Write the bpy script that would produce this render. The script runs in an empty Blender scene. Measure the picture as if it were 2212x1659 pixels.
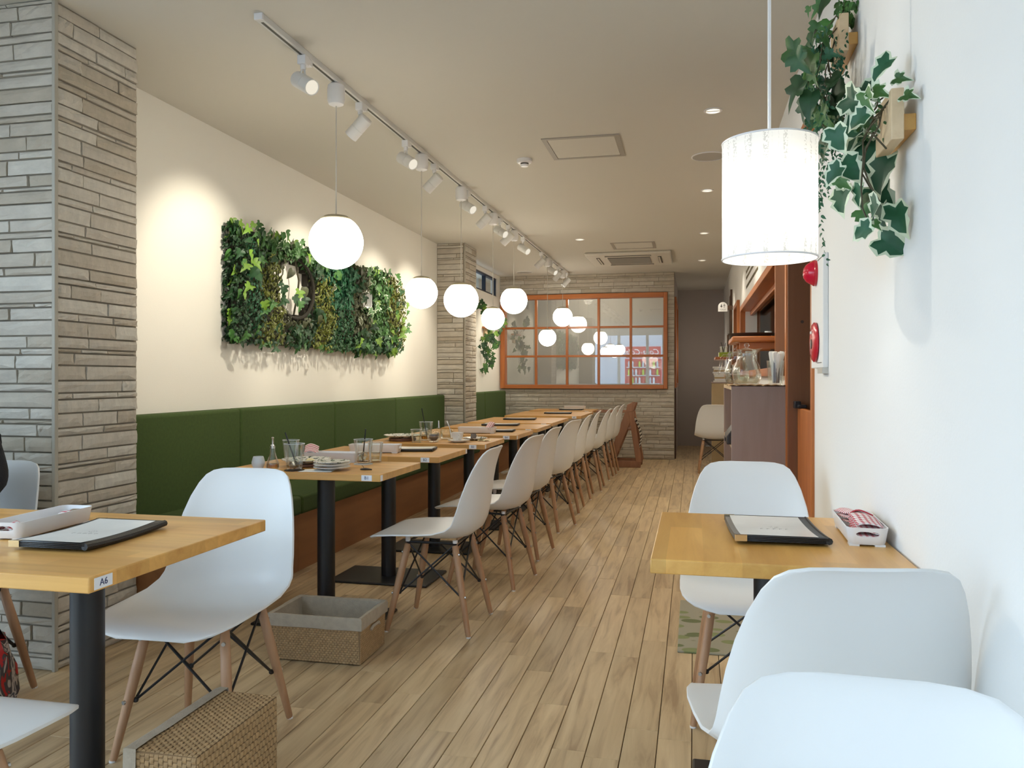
import bpy, math, random
from mathutils import Vector, Matrix, Euler

R = math.radians
random.seed(11)
SC = bpy.context.scene
COL = SC.collection

# ------------------------------------------------------------------ camera, world, exposure
cam_d = bpy.data.cameras.new('camera')
cam = bpy.data.objects.new('camera', cam_d)
COL.objects.link(cam)
cam.location = (0, 0, 1.14)
cam.rotation_euler = (R(90), 0, math.atan(392 / 1740))
cam_d.sensor_width = 36.0
cam_d.lens = 36.0 * 1740 / 2212
cam_d.shift_y = -13.5 / 2212
cam_d.clip_start = 0.05
SC.camera = cam
SC.cycles.transparent_max_bounces = 32
SC.view_settings.view_transform = 'Standard'
SC.view_settings.look = 'None'
SC.view_settings.exposure = 0.8
SC.view_settings.gamma = 1.0
SC.view_settings.use_curve_mapping = False

DAY = 3.5          # overcast sky beyond the shop front
GLOBE = 9.0       # opal globe lamps
SPOT_W = 24.0      # track spots
DOWN_W = 20.0       # recessed downlights
BULB = 22.0        # bulb inside the drum shade

world = bpy.data.worlds.new('overcast_sky')
SC.world = world
world.use_nodes = True
bg = world.node_tree.nodes['Background']
bg.inputs[0].default_value = (0.64, 0.82, 1.0, 1)
bg.inputs[1].default_value = DAY

H = 2.61           # ceiling height
XL, XR = -2.75, 0.49
YB = 11.4          # back wall
YF = -1.6          # shop front

pl = bpy.data.lights.new('window_portal', 'AREA')
pl.shape = 'RECTANGLE'; pl.size = 3.4; pl.size_y = 2.4
pl.cycles.is_portal = True
po = bpy.data.objects.new('window_portal', pl)
po.location = (-1.25, YF + 0.08, 1.3)
po.rotation_euler = (R(90), 0, 0)
COL.objects.link(po)
pl2_ = bpy.data.lights.new('side_window_portal', 'AREA')
pl2_.shape = 'RECTANGLE'; pl2_.size = 3.6; pl2_.size_y = 2.4
pl2_.cycles.is_portal = True
po2 = bpy.data.objects.new('side_window_portal', pl2_)
po2.location = (-3.06, 0.45, 1.3)
po2.rotation_euler = (R(90), 0, R(-90))
COL.objects.link(po2)


# ------------------------------------------------------------------ helpers
def lin(r, g, b):
    f = lambda c: (c / 255 / 12.92) if c / 255 <= 0.04045 else ((c / 255 + 0.055) / 1.055) ** 2.4
    return (f(r), f(g), f(b), 1.0)


class MB:
    """collects shapes and links them as ONE mesh object"""
    def __init__(self):
        self.v = []; self.f = []; self.m = []

    def add(self, vs, fs, mi=0, M=None):
        o = len(self.v)
        if M is not None:
            vs = [M @ Vector(p) for p in vs]
        self.v.extend([tuple(p) for p in vs])
        self.f.extend([tuple(i + o for i in q) for q in fs])
        self.m.extend([mi] * len(fs))
        return self

    def box(self, x0, x1, y0, y1, z0, z1, mi=0, M=None):
        vs = [(x0, y0, z0), (x1, y0, z0), (x1, y1, z0), (x0, y1, z0), (x0, y0, z1), (x1, y0, z1), (x1, y1, z1), (x0, y1, z1)]
        fs = [(0, 3, 2, 1), (4, 5, 6, 7), (0, 1, 5, 4), (1, 2, 6, 5), (2, 3, 7, 6), (3, 0, 4, 7)]
        return self.add(vs, fs, mi, M)

    def cyl(self, p0, p1, r0, r1=None, n=12, mi=0, caps=True):
        r1 = r0 if r1 is None else r1
        a = Vector(p0); b = Vector(p1); d = (b - a).normalized()
        u = d.orthogonal().normalized(); w = d.cross(u)
        vs = []
        for c, r in ((a, r0), (b, r1)):
            for i in range(n):
                t = 2 * math.pi * i / n
                vs.append(c + u * (r * math.cos(t)) + w * (r * math.sin(t)))
        fs = [(i, (i + 1) % n, n + (i + 1) % n, n + i) for i in range(n)]
        if caps:
            fs += [tuple(range(n - 1, -1, -1)), tuple(range(n, 2 * n))]
        return self.add(vs, fs, mi)

    def lathe(self, prof, c=(0, 0, 0), n=24, mi=0, M=None, close=False):
        vs = []; fs = []; rings = []
        for r, z in prof:
            if r < 1e-6:
                rings.append([len(vs)]); vs.append((c[0], c[1], c[2] + z))
            else:
                rings.append(list(range(len(vs), len(vs) + n)))
                for i in range(n):
                    t = 2 * math.pi * i / n
                    vs.append((c[0] + r * math.cos(t), c[1] + r * math.sin(t), c[2] + z))
        pairs = list(zip(rings, rings[1:]))
        if close: pairs.append((rings[-1], rings[0]))
        for A, B in pairs:
            for i in range(n):
                j = (i + 1) % n
                if len(A) == 1 and len(B) == 1: continue
                if len(A) == 1: fs.append((A[0], B[j], B[i]))
                elif len(B) == 1: fs.append((A[i], A[j], B[0]))
                else: fs.append((A[i], A[j], B[j], B[i]))
        return self.add(vs, fs, mi, M)

    def tube(self, pts, r, n=8, mi=0):
        pts = [Vector(p) for p in pts]
        vs = []; fs = []; prev = None
        for k, p in enumerate(pts):
            d = (pts[min(k + 1, len(pts) - 1)] - pts[max(k - 1, 0)]).normalized()
            if prev is None: u = d.orthogonal().normalized()
            else:
                u = prev - d * prev.dot(d)
                u = u.normalized() if u.length > 1e-6 else d.orthogonal().normalized()
            prev = u; w = d.cross(u)
            rr = r[k] if isinstance(r, (list, tuple)) else r
            for i in range(n):
                t = 2 * math.pi * i / n
                vs.append(p + u * (rr * math.cos(t)) + w * (rr * math.sin(t)))
        for k in range(len(pts) - 1):
            for i in range(n):
                j = (i + 1) % n
                fs.append((k * n + i, k * n + j, (k + 1) * n + j, (k + 1) * n + i))
        fs.append(tuple(range(n - 1, -1, -1)))
        fs.append(tuple(range((len(pts) - 1) * n, len(pts) * n)))
        return self.add(vs, fs, mi)

    def grid(self, nu, nv, fn, mi=0, M=None):
        vs = [fn(i / nu, j / nv) for j in range(nv + 1) for i in range(nu + 1)]
        fs = [(j * (nu + 1) + i, j * (nu + 1) + i + 1, (j + 1) * (nu + 1) + i + 1, (j + 1) * (nu + 1) + i) for j in range(nv) for i in range(nu)]
        return self.add(vs, fs, mi, M)

    def prism(self, outline, z0, z1, mi=0, M=None):
        n = len(outline)
        vs = [(x, y, z0) for x, y in outline] + [(x, y, z1) for x, y in outline]
        fs = [tuple(range(n - 1, -1, -1)), tuple(range(n, 2 * n))] + [(i, (i + 1) % n, n + (i + 1) % n, n + i) for i in range(n)]
        return self.add(vs, fs, mi, M)

    def loft(self, loops, mi=0, cap0=True, cap1=True, M=None):
        n = len(loops[0]); vs = [p for l in loops for p in l]; fs = []
        for k in range(len(loops) - 1):
            for i in range(n):
                j = (i + 1) % n
                fs.append((k * n + i, k * n + j, (k + 1) * n + j, (k + 1) * n + i))
        if cap0: fs.append(tuple(range(n - 1, -1, -1)))
        if cap1: fs.append(tuple(range((len(loops) - 1) * n, len(loops) * n)))
        return self.add(vs, fs, mi, M)

    def mesh(self, name, mats, smooth=True, angle=38):
        me = bpy.data.meshes.new(name)
        me.from_pydata(self.v, [], self.f)
        mats = mats if isinstance(mats, (list, tuple)) else [mats]
        for m in mats: me.materials.append(m)
        if len(mats) > 1: me.polygons.foreach_set('material_index', self.m)
        if smooth:
            me.polygons.foreach_set('use_smooth', [True] * len(me.polygons))
            me.set_sharp_from_angle(angle=R(angle))
        me.update()
        return me

    def build(self, name, mats, parent=None, loc=(0, 0, 0), rot=(0, 0, 0), smooth=True, angle=38, bevel=None, seg=2):
        return put(name, self.mesh(name, mats, smooth, angle), parent, loc, rot, bevel, seg)


def put(name, me, parent=None, loc=(0, 0, 0), rot=(0, 0, 0), bevel=None, seg=2):
    o = bpy.data.objects.new(name, me)
    COL.objects.link(o)
    o.parent = parent; o.location = loc; o.rotation_euler = rot
    if bevel:
        b = o.modifiers.new('bevel', 'BEVEL'); b.width = bevel; b.segments = seg; b.limit_method = 'ANGLE'; b.angle_limit = R(40)
    return o


def tag(o, label=None, cat=None, group=None, kind=None):
    if label: o['label'] = label
    if cat: o['category'] = cat
    if group: o['group'] = group
    if kind: o['kind'] = kind
    return o


def thing(name, label, cat, loc=(0, 0, 0), rz=0, group=None):
    o = bpy.data.objects.new(name, None); COL.objects.link(o)
    o.location = loc; o.rotation_euler = (0, 0, rz); o.empty_display_size = 0.05
    return tag(o, label, cat, group)


def struct(o): return tag(o, kind='structure')


def dup(root, loc, rz=None, label=None, group=None):
    def rec(o, par):
        c = o.copy(); COL.objects.link(c); c.parent = par
        for ch in list(o.children): rec(ch, c)
        return c
    r = rec(root, None)
    r.location = loc
    if rz is not None: r.rotation_euler = (0, 0, rz)
    if label: r['label'] = label
    if group: r['group'] = group
    return r


def text_mesh(body, size, extrude=0.0005, shear=0.0, align='CENTER'):
    cu = bpy.data.curves.new('text', 'FONT')
    cu.body = body; cu.size = size; cu.extrude = extrude; cu.shear = shear
    cu.align_x = align; cu.align_y = 'CENTER'; cu.resolution_u = 3
    o = bpy.data.objects.new('text', cu); COL.objects.link(o)
    dg = bpy.context.evaluated_depsgraph_get()
    me = bpy.data.meshes.new_from_object(o.evaluated_get(dg))
    bpy.data.objects.remove(o); bpy.data.curves.remove(cu)
    return me


def text(name, body, size, m, parent, loc, rot, **k):
    me = text_mesh(body, size, **k)
    me.materials.clear(); me.materials.append(m)
    return put(name, me, parent, loc, rot)


def bool_cut(o, cutters):
    for c in cutters:
        b = o.modifiers.new('cut', 'BOOLEAN'); b.operation = 'DIFFERENCE'; b.object = c; b.solver = 'EXACT'
    dg = bpy.context.evaluated_depsgraph_get()
    me = bpy.data.meshes.new_from_object(o.evaluated_get(dg))
    o.modifiers.clear(); o.data = me
    for c in cutters: bpy.data.objects.remove(c)
    me.polygons.foreach_set('use_smooth', [True] * len(me.polygons)); me.set_sharp_from_angle(angle=R(35))


# ------------------------------------------------------------------ materials
def nmat(name):
    m = bpy.data.materials.new(name); m.use_nodes = True
    nt = m.node_tree; N = nt.nodes; b = N['Principled BSDF']
    return m, nt, N, b


def pmat(name, col, rough=0.5, metal=0.0, bump=0.0, bscale=80.0, var=0.0, vscale=6.0, rnd=0.0, sheen=0.0, emit=None, es=0.0, stretch=(1, 1, 1)):
    m, nt, N, b = nmat(name)
    b.inputs['Base Color'].default_value = col
    b.inputs['Roughness'].default_value = rough
    b.inputs['Metallic'].default_value = metal
    if sheen: b.inputs['Sheen Weight'].default_value = sheen
    if emit:
        b.inputs['Emission Color'].default_value = emit; b.inputs['Emission Strength'].default_value = es
    if bump or var:
        tc = N.new('ShaderNodeTexCoord'); mp = N.new('ShaderNodeMapping')
        mp.inputs['Scale'].default_value = stretch
        nt.links.new(tc.outputs['Object'], mp.inputs[0])
    if bump:
        n = N.new('ShaderNodeTexNoise'); n.inputs['Scale'].default_value = bscale; n.inputs['Detail'].default_value = 3
        nt.links.new(mp.outputs[0], n.inputs['Vector'])
        bp = N.new('ShaderNodeBump'); bp.inputs['Strength'].default_value = bump; bp.inputs['Distance'].default_value = 0.01
        nt.links.new(n.outputs[0], bp.inputs['Height']); nt.links.new(bp.outputs[0], b.inputs['Normal'])
    src = None
    if var:
        n2 = N.new('ShaderNodeTexNoise'); n2.inputs['Scale'].default_value = vscale; n2.inputs['Detail'].default_value = 4
        nt.links.new(mp.outputs[0], n2.inputs['Vector'])
        cr = N.new('ShaderNodeMapRange'); cr.inputs[1].default_value = 0.3; cr.inputs[2].default_value = 0.7
        cr.inputs[3].default_value = 1 - var; cr.inputs[4].default_value = 1 + var
        nt.links.new(n2.outputs[0], cr.inputs[0]); src = cr.outputs[0]
    if rnd:
        oi = N.new('ShaderNodeObjectInfo'); mr = N.new('ShaderNodeMapRange')
        mr.inputs[3].default_value = 1 - rnd; mr.inputs[4].default_value = 1 + rnd
        nt.links.new(oi.outputs['Random'], mr.inputs[0])
        if src is not None:
            mu = N.new('ShaderNodeMath'); mu.operation = 'MULTIPLY'
            nt.links.new(src, mu.inputs[0]); nt.links.new(mr.outputs[0], mu.inputs[1]); src = mu.outputs[0]
        else: src = mr.outputs[0]
    if src is not None:
        vm = N.new('ShaderNodeVectorMath'); vm.operation = 'SCALE'; vm.inputs[0].default_value = col[:3]
        nt.links.new(src, vm.inputs['Scale']); nt.links.new(vm.outputs[0], b.inputs['Base Color'])
    return m


def wood(name, c0, c1, axis='X', scale=1.0, rough=0.42, strip=0.0, rnd=0.08, gain=1.0):
    """grain along an object axis; strip>0 makes edge-glued staves of that width"""
    m, nt, N, b = nmat(name); L = nt.links.new
    tc = N.new('ShaderNodeTexCoord'); mp = N.new('ShaderNodeMapping')
    s = {'X': (1.2, 14, 14), 'Y': (14, 1.2, 14), 'Z': (14, 14, 1.2)}[axis]
    mp.inputs['Scale'].default_value = tuple(q * scale for q in s)
    oi = N.new('ShaderNodeObjectInfo')
    add = N.new('ShaderNodeVectorMath'); add.operation = 'ADD'
    sc_ = N.new('ShaderNodeMath'); sc_.operation = 'MULTIPLY'; sc_.inputs[1].default_value = 7.3
    L(oi.outputs['Random'], sc_.inputs[0]); L(tc.outputs['Object'], mp.inputs[0])
    L(mp.outputs[0], add.inputs[0]); L(sc_.outputs[0], add.inputs[1])
    n = N.new('ShaderNodeTexNoise'); n.inputs['Scale'].default_value = 1.5; n.inputs['Detail'].default_value = 5; n.inputs['Roughness'].default_value = 0.6
    n.inputs['Distortion'].default_value = 0.6
    L(add.outputs[0], n.inputs['Vector'])
    ramp = N.new('ShaderNodeValToRGB')
    ramp.color_ramp.elements[0].position = 0.32; ramp.color_ramp.elements[0].color = c0
    ramp.color_ramp.elements[1].position = 0.7; ramp.color_ramp.elements[1].color = c1
    L(n.outputs[0], ramp.inputs[0])
    mr = N.new('ShaderNodeMapRange'); mr.inputs[3].default_value = gain * (1 - rnd); mr.inputs[4].default_value = gain * (1 + rnd)
    L(oi.outputs['Random'], mr.inputs[0]); val = mr.outputs[0]
    if strip:
        sx = N.new('ShaderNodeSeparateXYZ'); L(tc.outputs['Object'], sx.inputs[0])
        dv = N.new('ShaderNodeMath'); dv.operation = 'DIVIDE'; dv.inputs[1].default_value = strip
        L(sx.outputs['Y' if axis == 'X' else 'X'], dv.inputs[0])
        fl = N.new('ShaderNodeMath'); fl.operation = 'FLOOR'; L(dv.outputs[0], fl.inputs[0])
        dv2 = N.new('ShaderNodeMath'); dv2.operation = 'DIVIDE'; dv2.inputs[1].default_value = strip * 9
        L(sx.outputs['X' if axis == 'X' else 'Y'], dv2.inputs[0])
        of = N.new('ShaderNodeMath'); of.operation = 'MULTIPLY_ADD'; of.inputs[1].default_value = 0.37; L(fl.outputs[0], of.inputs[0]); L(dv2.outputs[0], of.inputs[2])
        fl2 = N.new('ShaderNodeMath'); fl2.operation = 'FLOOR'; L(of.outputs[0], fl2.inputs[0])
        cb = N.new('ShaderNodeCombineXYZ'); L(fl.outputs[0], cb.inputs[0]); L(fl2.outputs[0], cb.inputs[1])
        wn = N.new('ShaderNodeTexWhiteNoise'); wn.noise_dimensions = '3D'; L(cb.outputs[0], wn.inputs['Vector'])
        m2 = N.new('ShaderNodeMapRange'); m2.inputs[3].default_value = 0.88; m2.inputs[4].default_value = 1.1
        L(wn.outputs['Value'], m2.inputs[0])
        mu = N.new('ShaderNodeMath'); mu.operation = 'MULTIPLY'; L(val, mu.inputs[0]); L(m2.outputs[0], mu.inputs[1]); val = mu.outputs[0]
    vm = N.new('ShaderNodeVectorMath'); vm.operation = 'SCALE'
    L(ramp.outputs[0], vm.inputs[0]); L(val, vm.inputs['Scale']); L(vm.outputs[0], b.inputs['Base Color'])
    b.inputs['Roughness'].default_value = rough
    return m


def glass(name, tint=(1, 1, 1, 1), fac=0.0, ior=1.5, gain=1.4):
    """clear thin glass: see-through with a mirror sheen that grows at grazing angles"""
    m, nt, N, b = nmat(name); L = nt.links.new
    N.remove(b); out = N['Material Output']
    t = N.new('ShaderNodeBsdfTransparent'); t.inputs[0].default_value = tint
    g = N.new('ShaderNodeBsdfGlossy'); g.inputs['Roughness'].default_value = 0.01; g.inputs['Color'].default_value = (1, 1, 1, 1)
    mx = N.new('ShaderNodeMixShader')
    if fac: mx.inputs[0].default_value = fac
    else:
        fr = N.new('ShaderNodeFresnel'); fr.inputs[0].default_value = ior
        mu = N.new('ShaderNodeMath'); mu.operation = 'MULTIPLY'; mu.inputs[1].default_value = gain; mu.use_clamp = True
        mn = N.new('ShaderNodeMath'); mn.operation = 'MINIMUM'; mn.inputs[1].default_value = 0.45
        L(fr.outputs[0], mu.inputs[0]); L(mu.outputs[0], mn.inputs[0]); L(mn.outputs[0], mx.inputs[0])
    L(t.outputs[0], mx.inputs[1]); L(g.outputs[0], mx.inputs[2]); L(mx.outputs[0], out.inputs[0])
    return m


def emat(name, col, s):
    m, nt, N, b = nmat(name); N.remove(b)
    e = N.new('ShaderNodeEmission'); e.inputs[0].default_value = col; e.inputs[1].default_value = s
    nt.links.new(e.outputs[0], N['Material Output'].inputs[0])
    return m


def leafmat(name, c, var=0.35):
    m, nt, N, b = nmat(name); L = nt.links.new
    oi = N.new('ShaderNodeObjectInfo'); tc = N.new('ShaderNodeNewGeometry')
    n = N.new('ShaderNodeTexNoise'); n.inputs['Scale'].default_value = 38; L(tc.outputs['Position'], n.inputs['Vector'])
    ad = N.new('ShaderNodeMath'); ad.operation = 'ADD'; L(oi.outputs['Random'], ad.inputs[0]); L(n.outputs[0], ad.inputs[1])
    mr = N.new('ShaderNodeMapRange'); mr.inputs[1].default_value = 0.3; mr.inputs[2].default_value = 1.7
    mr.inputs[3].default_value = 1 - var; mr.inputs[4].default_value = 1 + var
    L(ad.outputs[0], mr.inputs[0])
    vm = N.new('ShaderNodeVectorMath'); vm.operation = 'SCALE'; vm.inputs[0].default_value = c[:3]
    L(mr.outputs[0], vm.inputs['Scale']); L(vm.outputs[0], b.inputs['Base Color'])
    b.inputs['Roughness'].default_value = 0.5
    return m


M = {}
M['plaster'] = pmat('cream_plaster', (0.80, 0.77, 0.69, 1), 0.85, bump=0.05, bscale=120)
M['plaster_white'] = pmat('white_plaster', (0.82, 0.82, 0.81, 1), 0.8, bump=0.05, bscale=120)
M['ceiling'] = pmat('ceiling_paint', (0.63, 0.60, 0.53, 1), 0.9, bump=0.03, bscale=200)
M['dark_plaster'] = pmat('taupe_plaster', (0.52, 0.46, 0.42, 1), 0.85)
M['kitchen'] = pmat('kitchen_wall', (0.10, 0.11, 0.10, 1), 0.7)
M['room_back'] = pmat('inner_room_wall', (0.55, 0.53, 0.49, 1), 0.9)
M['mortar'] = pmat('stone_joint', (0.30, 0.26, 0.20, 1), 0.9)
M['alu'] = pmat('aluminium_trim', (0.55, 0.54, 0.50, 1), 0.4, metal=0.5)
M['chair'] = pmat('white_plastic_shell', (0.77, 0.77, 0.76, 1), 0.38)
M['white_plastic'] = pmat('white_plastic', (0.80, 0.79, 0.79, 1), 0.35)
M['white_metal'] = pmat('white_enamel', (0.72, 0.71, 0.68, 1), 0.4)
M['black_metal'] = pmat('black_powder_coat', (0.012, 0.012, 0.014, 1), 0.42)
M['black'] = pmat('black_leatherette', (0.012, 0.012, 0.013, 1), 0.45, bump=0.15, bscale=300)
M['chrome'] = pmat('chrome', (0.75, 0.75, 0.76, 1), 0.18, metal=1)
M['brass'] = pmat('brass', (0.75, 0.58, 0.32, 1), 0.25, metal=1)
M['gold_cap'] = pmat('lamp_cap', (0.42, 0.37, 0.24, 1), 0.4, metal=0.3)
M['table_x'] = wood('table_beech', (0.60, 0.30, 0.080, 1), (0.74, 0.42, 0.125, 1), 'X', 1.0, 0.36, strip=0.055)
M['table_y'] = wood('table_beech_cross', (0.64, 0.33, 0.080, 1), (0.78, 0.45, 0.125, 1), 'Y', 1.0, 0.30, strip=0.085)
M['leg_wood'] = wood('chair_beech', (0.38, 0.20, 0.10, 1), (0.50, 0.29, 0.16, 1), 'Z', 1.4, 0.45)
M['orange_wood'] = wood('varnished_pine', (0.42, 0.125, 0.03, 1), (0.58, 0.20, 0.05, 1), 'Z', 0.8, 0.35)
M['orange_wood_x'] = wood('varnished_pine_rail', (0.42, 0.125, 0.03, 1), (0.58, 0.20, 0.05, 1), 'X', 0.8, 0.35)
M['orange_wood_y'] = wood('varnished_pine_long', (0.42, 0.125, 0.03, 1), (0.58, 0.20, 0.05, 1), 'Y', 0.8, 0.35)
M['shaded_wood'] = wood('shaded_pine', (0.24, 0.090, 0.034, 1), (0.31, 0.122, 0.048, 1), 'Z', 0.6, 0.5)  # darker copy of the orange pine, shade painted into its colour
M['dark_wood'] = wood('dark_stained_wood', (0.07, 0.035, 0.02, 1), (0.11, 0.055, 0.03, 1), 'Z', 0.6, 0.5)
M['bench_wood'] = wood('bench_board', (0.30, 0.13, 0.05, 1), (0.38, 0.17, 0.065, 1), 'Y', 0.5, 0.5)
M['high_wood'] = wood('high_chair_wood', (0.30, 0.14, 0.08, 1), (0.40, 0.20, 0.11, 1), 'Z', 0.8, 0.5)
M['pale_wood'] = wood('pale_softwood', (0.62, 0.45, 0.27, 1), (0.74, 0.57, 0.36, 1), 'Y', 1.0, 0.55)
M['ply_pink'] = wood('pinkish_ply', (0.34, 0.245, 0.20, 1), (0.39, 0.29, 0.245, 1), 'Z', 0.6, 0.55, rnd=0.02)
M['ply_tan'] = pmat('tan_board', (0.50, 0.37, 0.20, 1), 0.6, var=0.06)
M['green'] = pmat('green_upholstery', (0.043, 0.076, 0.012, 1), 0.9, bump=0.25, bscale=420, var=0.10, vscale=60, sheen=0.0)
M['linen'] = pmat('linen_lining', (0.42, 0.36, 0.28, 1), 0.95, bump=0.3, bscale=260, var=0.08, vscale=40)
M['weave'] = pmat('woven_paper_cord', (0.42, 0.27, 0.13, 1), 0.8, bump=0.25, bscale=160, var=0.16, vscale=70)
M['weave_dark'] = pmat('basket_gap', (0.24, 0.15, 0.075, 1), 0.9)
M['ceramic'] = pmat('white_ceramic', (0.82, 0.81, 0.78, 1), 0.18)
M['ceramic_blue'] = pmat('pale_grey_ceramic', (0.66, 0.69, 0.71, 1), 0.3)
M['grey_sugar'] = pmat('grey_bowl', (0.20, 0.165, 0.155, 1), 0.4)
M['brown_board'] = pmat('brown_wood_base', (0.19, 0.085, 0.05, 1), 0.5, var=0.1)
M['paper'] = pmat('paper', (0.80, 0.79, 0.75, 1), 0.85)
M['menu_page'] = pmat('menu_page', (0.86, 0.86, 0.83, 1), 0.2, var=0.05, vscale=9)
M['print'] = pmat('grey_print', (0.16, 0.16, 0.15, 1), 0.6)
M['navy_print'] = pmat('label_print', (0.03, 0.04, 0.12, 1), 0.6)
M['label'] = pmat('white_label', (0.85, 0.86, 0.90, 1), 0.45)
M['red'] = pmat('red_plastic', (0.55, 0.012, 0.03, 1), 0.22)
M['red_lens'] = pmat('red_lamp_lens', (0.62, 0.008, 0.04, 1), 0.10)
M['straw'] = pmat('black_straw', (0.008, 0.008, 0.008, 1), 0.4)
M['food'] = pmat('cream_food', (0.78, 0.68, 0.36, 1), 0.6, var=0.1, vscale=60)
M['lime'] = pmat('lime_plastic', (0.45, 0.62, 0.03, 1), 0.35)
M['tray_brown'] = pmat('dark_brown_tray', (0.030, 0.020, 0.016, 1), 0.4)
M['ac'] = pmat('air_conditioner_white', (0.66, 0.62, 0.54, 1), 0.5)
M['ac_dark'] = pmat('air_conditioner_grille', (0.10, 0.095, 0.08, 1), 0.6)
M['grey_frame'] = pmat('hatch_frame', (0.36, 0.33, 0.28, 1), 0.5)
M['grey_disc'] = pmat('ceiling_speaker_cloth', (0.42, 0.40, 0.36, 1), 0.7)
M['glass'] = glass('clear_glass', (0.975, 0.985, 0.975, 1), ior=1.45, gain=1.0)
M['pane'] = glass('window_pane', (0.97, 0.98, 0.97, 1), fac=0.13)
M['pane_front'] = glass('shop_front_pane', (0.99, 1.0, 1.0, 1), fac=0.06)
M['water'] = glass('water', (0.93, 0.95, 0.93, 1), ior=1.33, gain=1.0)
M['ice'] = glass('ice', (0.86, 0.88, 0.84, 1), ior=1.5, gain=3.0)
M['coffee'] = glass('coffee_dregs', (0.30, 0.10, 0.03, 1), ior=1.33)
M['tea'] = glass('pale_brown_drink', (0.72, 0.52, 0.26, 1), ior=1.33)
M['globe'] = emat('opal_globe_glow', (1.0, 0.93, 0.80, 1), GLOBE)
M['bulb'] = emat('bulb_glow', (1.0, 0.97, 0.91, 1), BULB)
M['lens'] = emat('spot_lens_glow', (1.0, 0.92, 0.76, 1), 0.5)
M['down_glow'] = emat('downlight_glow', (1.0, 0.9, 0.7, 1), 1.3)
M['cord'] = pmat('cream_cord', (0.62, 0.59, 0.52, 1), 0.6)
M['coat'] = pmat('black_coat', (0.008, 0.009, 0.013, 1), 0.9, bump=0.3, bscale=200)
M['skin'] = pmat('skin', (0.62, 0.38, 0.27, 1), 0.5)
M['hair'] = pmat('dark_hair', (0.02, 0.014, 0.01, 1), 0.5)
M['screw'] = pmat('steel_screw', (0.45, 0.44, 0.42, 1), 0.3, metal=1)
M['vine'] = pmat('vine_stem', (0.07, 0.06, 0.03, 1), 0.7)
M['bark'] = pmat('backing_board', (0.030, 0.026, 0.018, 1), 0.9)
M['asphalt'] = pmat('asphalt', (0.16, 0.16, 0.17, 1), 0.9)
M['facade'] = pmat('facade_opposite', (0.52, 0.54, 0.60, 1), 0.8)
M['vend_white'] = pmat('vending_shelf', (0.75, 0.78, 0.82, 1), 0.4)
M['lf_ivy'] = leafmat('ivy_green', (0.048, 0.145, 0.028, 1), 0.5)
M['lf_dark'] = leafmat('dark_leaf_green', (0.018, 0.068, 0.020, 1), 0.5)
M['lf_lime'] = leafmat('lime_leaf_green', (0.16, 0.30, 0.03, 1), 0.35)
M['lf_yel'] = leafmat('yellow_green_fern', (0.14, 0.16, 0.018, 1), 0.4)
M['lf_olive'] = leafmat('olive_grey_leaf', (0.075, 0.085, 0.032, 1), 0.4)
M['lf_teal'] = leafmat('blue_green_leaf', (0.012, 0.088, 0.036, 1), 0.35)
M['lf_cream'] = leafmat('cream_leaf_edge', (0.62, 0.70, 0.52, 1), 0.15)


def stone_mat():
    m, nt, N, b = nmat('split_stone'); L = nt.links.new
    oi = N.new('ShaderNodeObjectInfo'); g = N.new('ShaderNodeNewGeometry')
    ramp = N.new('ShaderNodeValToRGB')
    ramp.color_ramp.elements[0].color = (0.46, 0.40, 0.31, 1); ramp.color_ramp.elements[1].color = (0.60, 0.56, 0.48, 1)
    e = ramp.color_ramp.elements.new(0.5); e.color = (0.54, 0.49, 0.41, 1)
    L(oi.outputs['Random'], ramp.inputs[0])
    mp = N.new('ShaderNodeMapping'); mp.inputs['Rotation'].default_value = (0.6, 0.7, 0.5); mp.inputs['Scale'].default_value = (12, 30, 16)
    L(g.outputs['Position'], mp.inputs[0])
    n = N.new('ShaderNodeTexNoise'); n.inputs['Scale'].default_value = 1.0; n.inputs['Detail'].default_value = 6; n.inputs['Roughness'].default_value = 0.62
    L(mp.outputs[0], n.inputs['Vector'])
    mr = N.new('ShaderNodeMapRange'); mr.inputs[1].default_value = 0.3; mr.inputs[2].default_value = 0.7; mr.inputs[3].default_value = 0.88; mr.inputs[4].default_value = 1.08
    L(n.outputs[0], mr.inputs[0])
    vm = N.new('ShaderNodeVectorMath'); vm.operation = 'SCALE'; L(ramp.outputs[0], vm.inputs[0]); L(mr.outputs[0], vm.inputs['Scale'])
    L(vm.outputs[0], b.inputs['Base Color']); b.inputs['Roughness'].default_value = 0.85
    bp = N.new('ShaderNodeBump'); bp.inputs['Strength'].default_value = 0.55; bp.inputs['Distance'].default_value = 0.008
    L(n.outputs[0], bp.inputs['Height']); L(bp.outputs[0], b.inputs['Normal'])
    return m
M['stone'] = stone_mat()
M['strip'] = pmat('corner_strip', (0.42, 0.39, 0.32, 1), 0.7)


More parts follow.
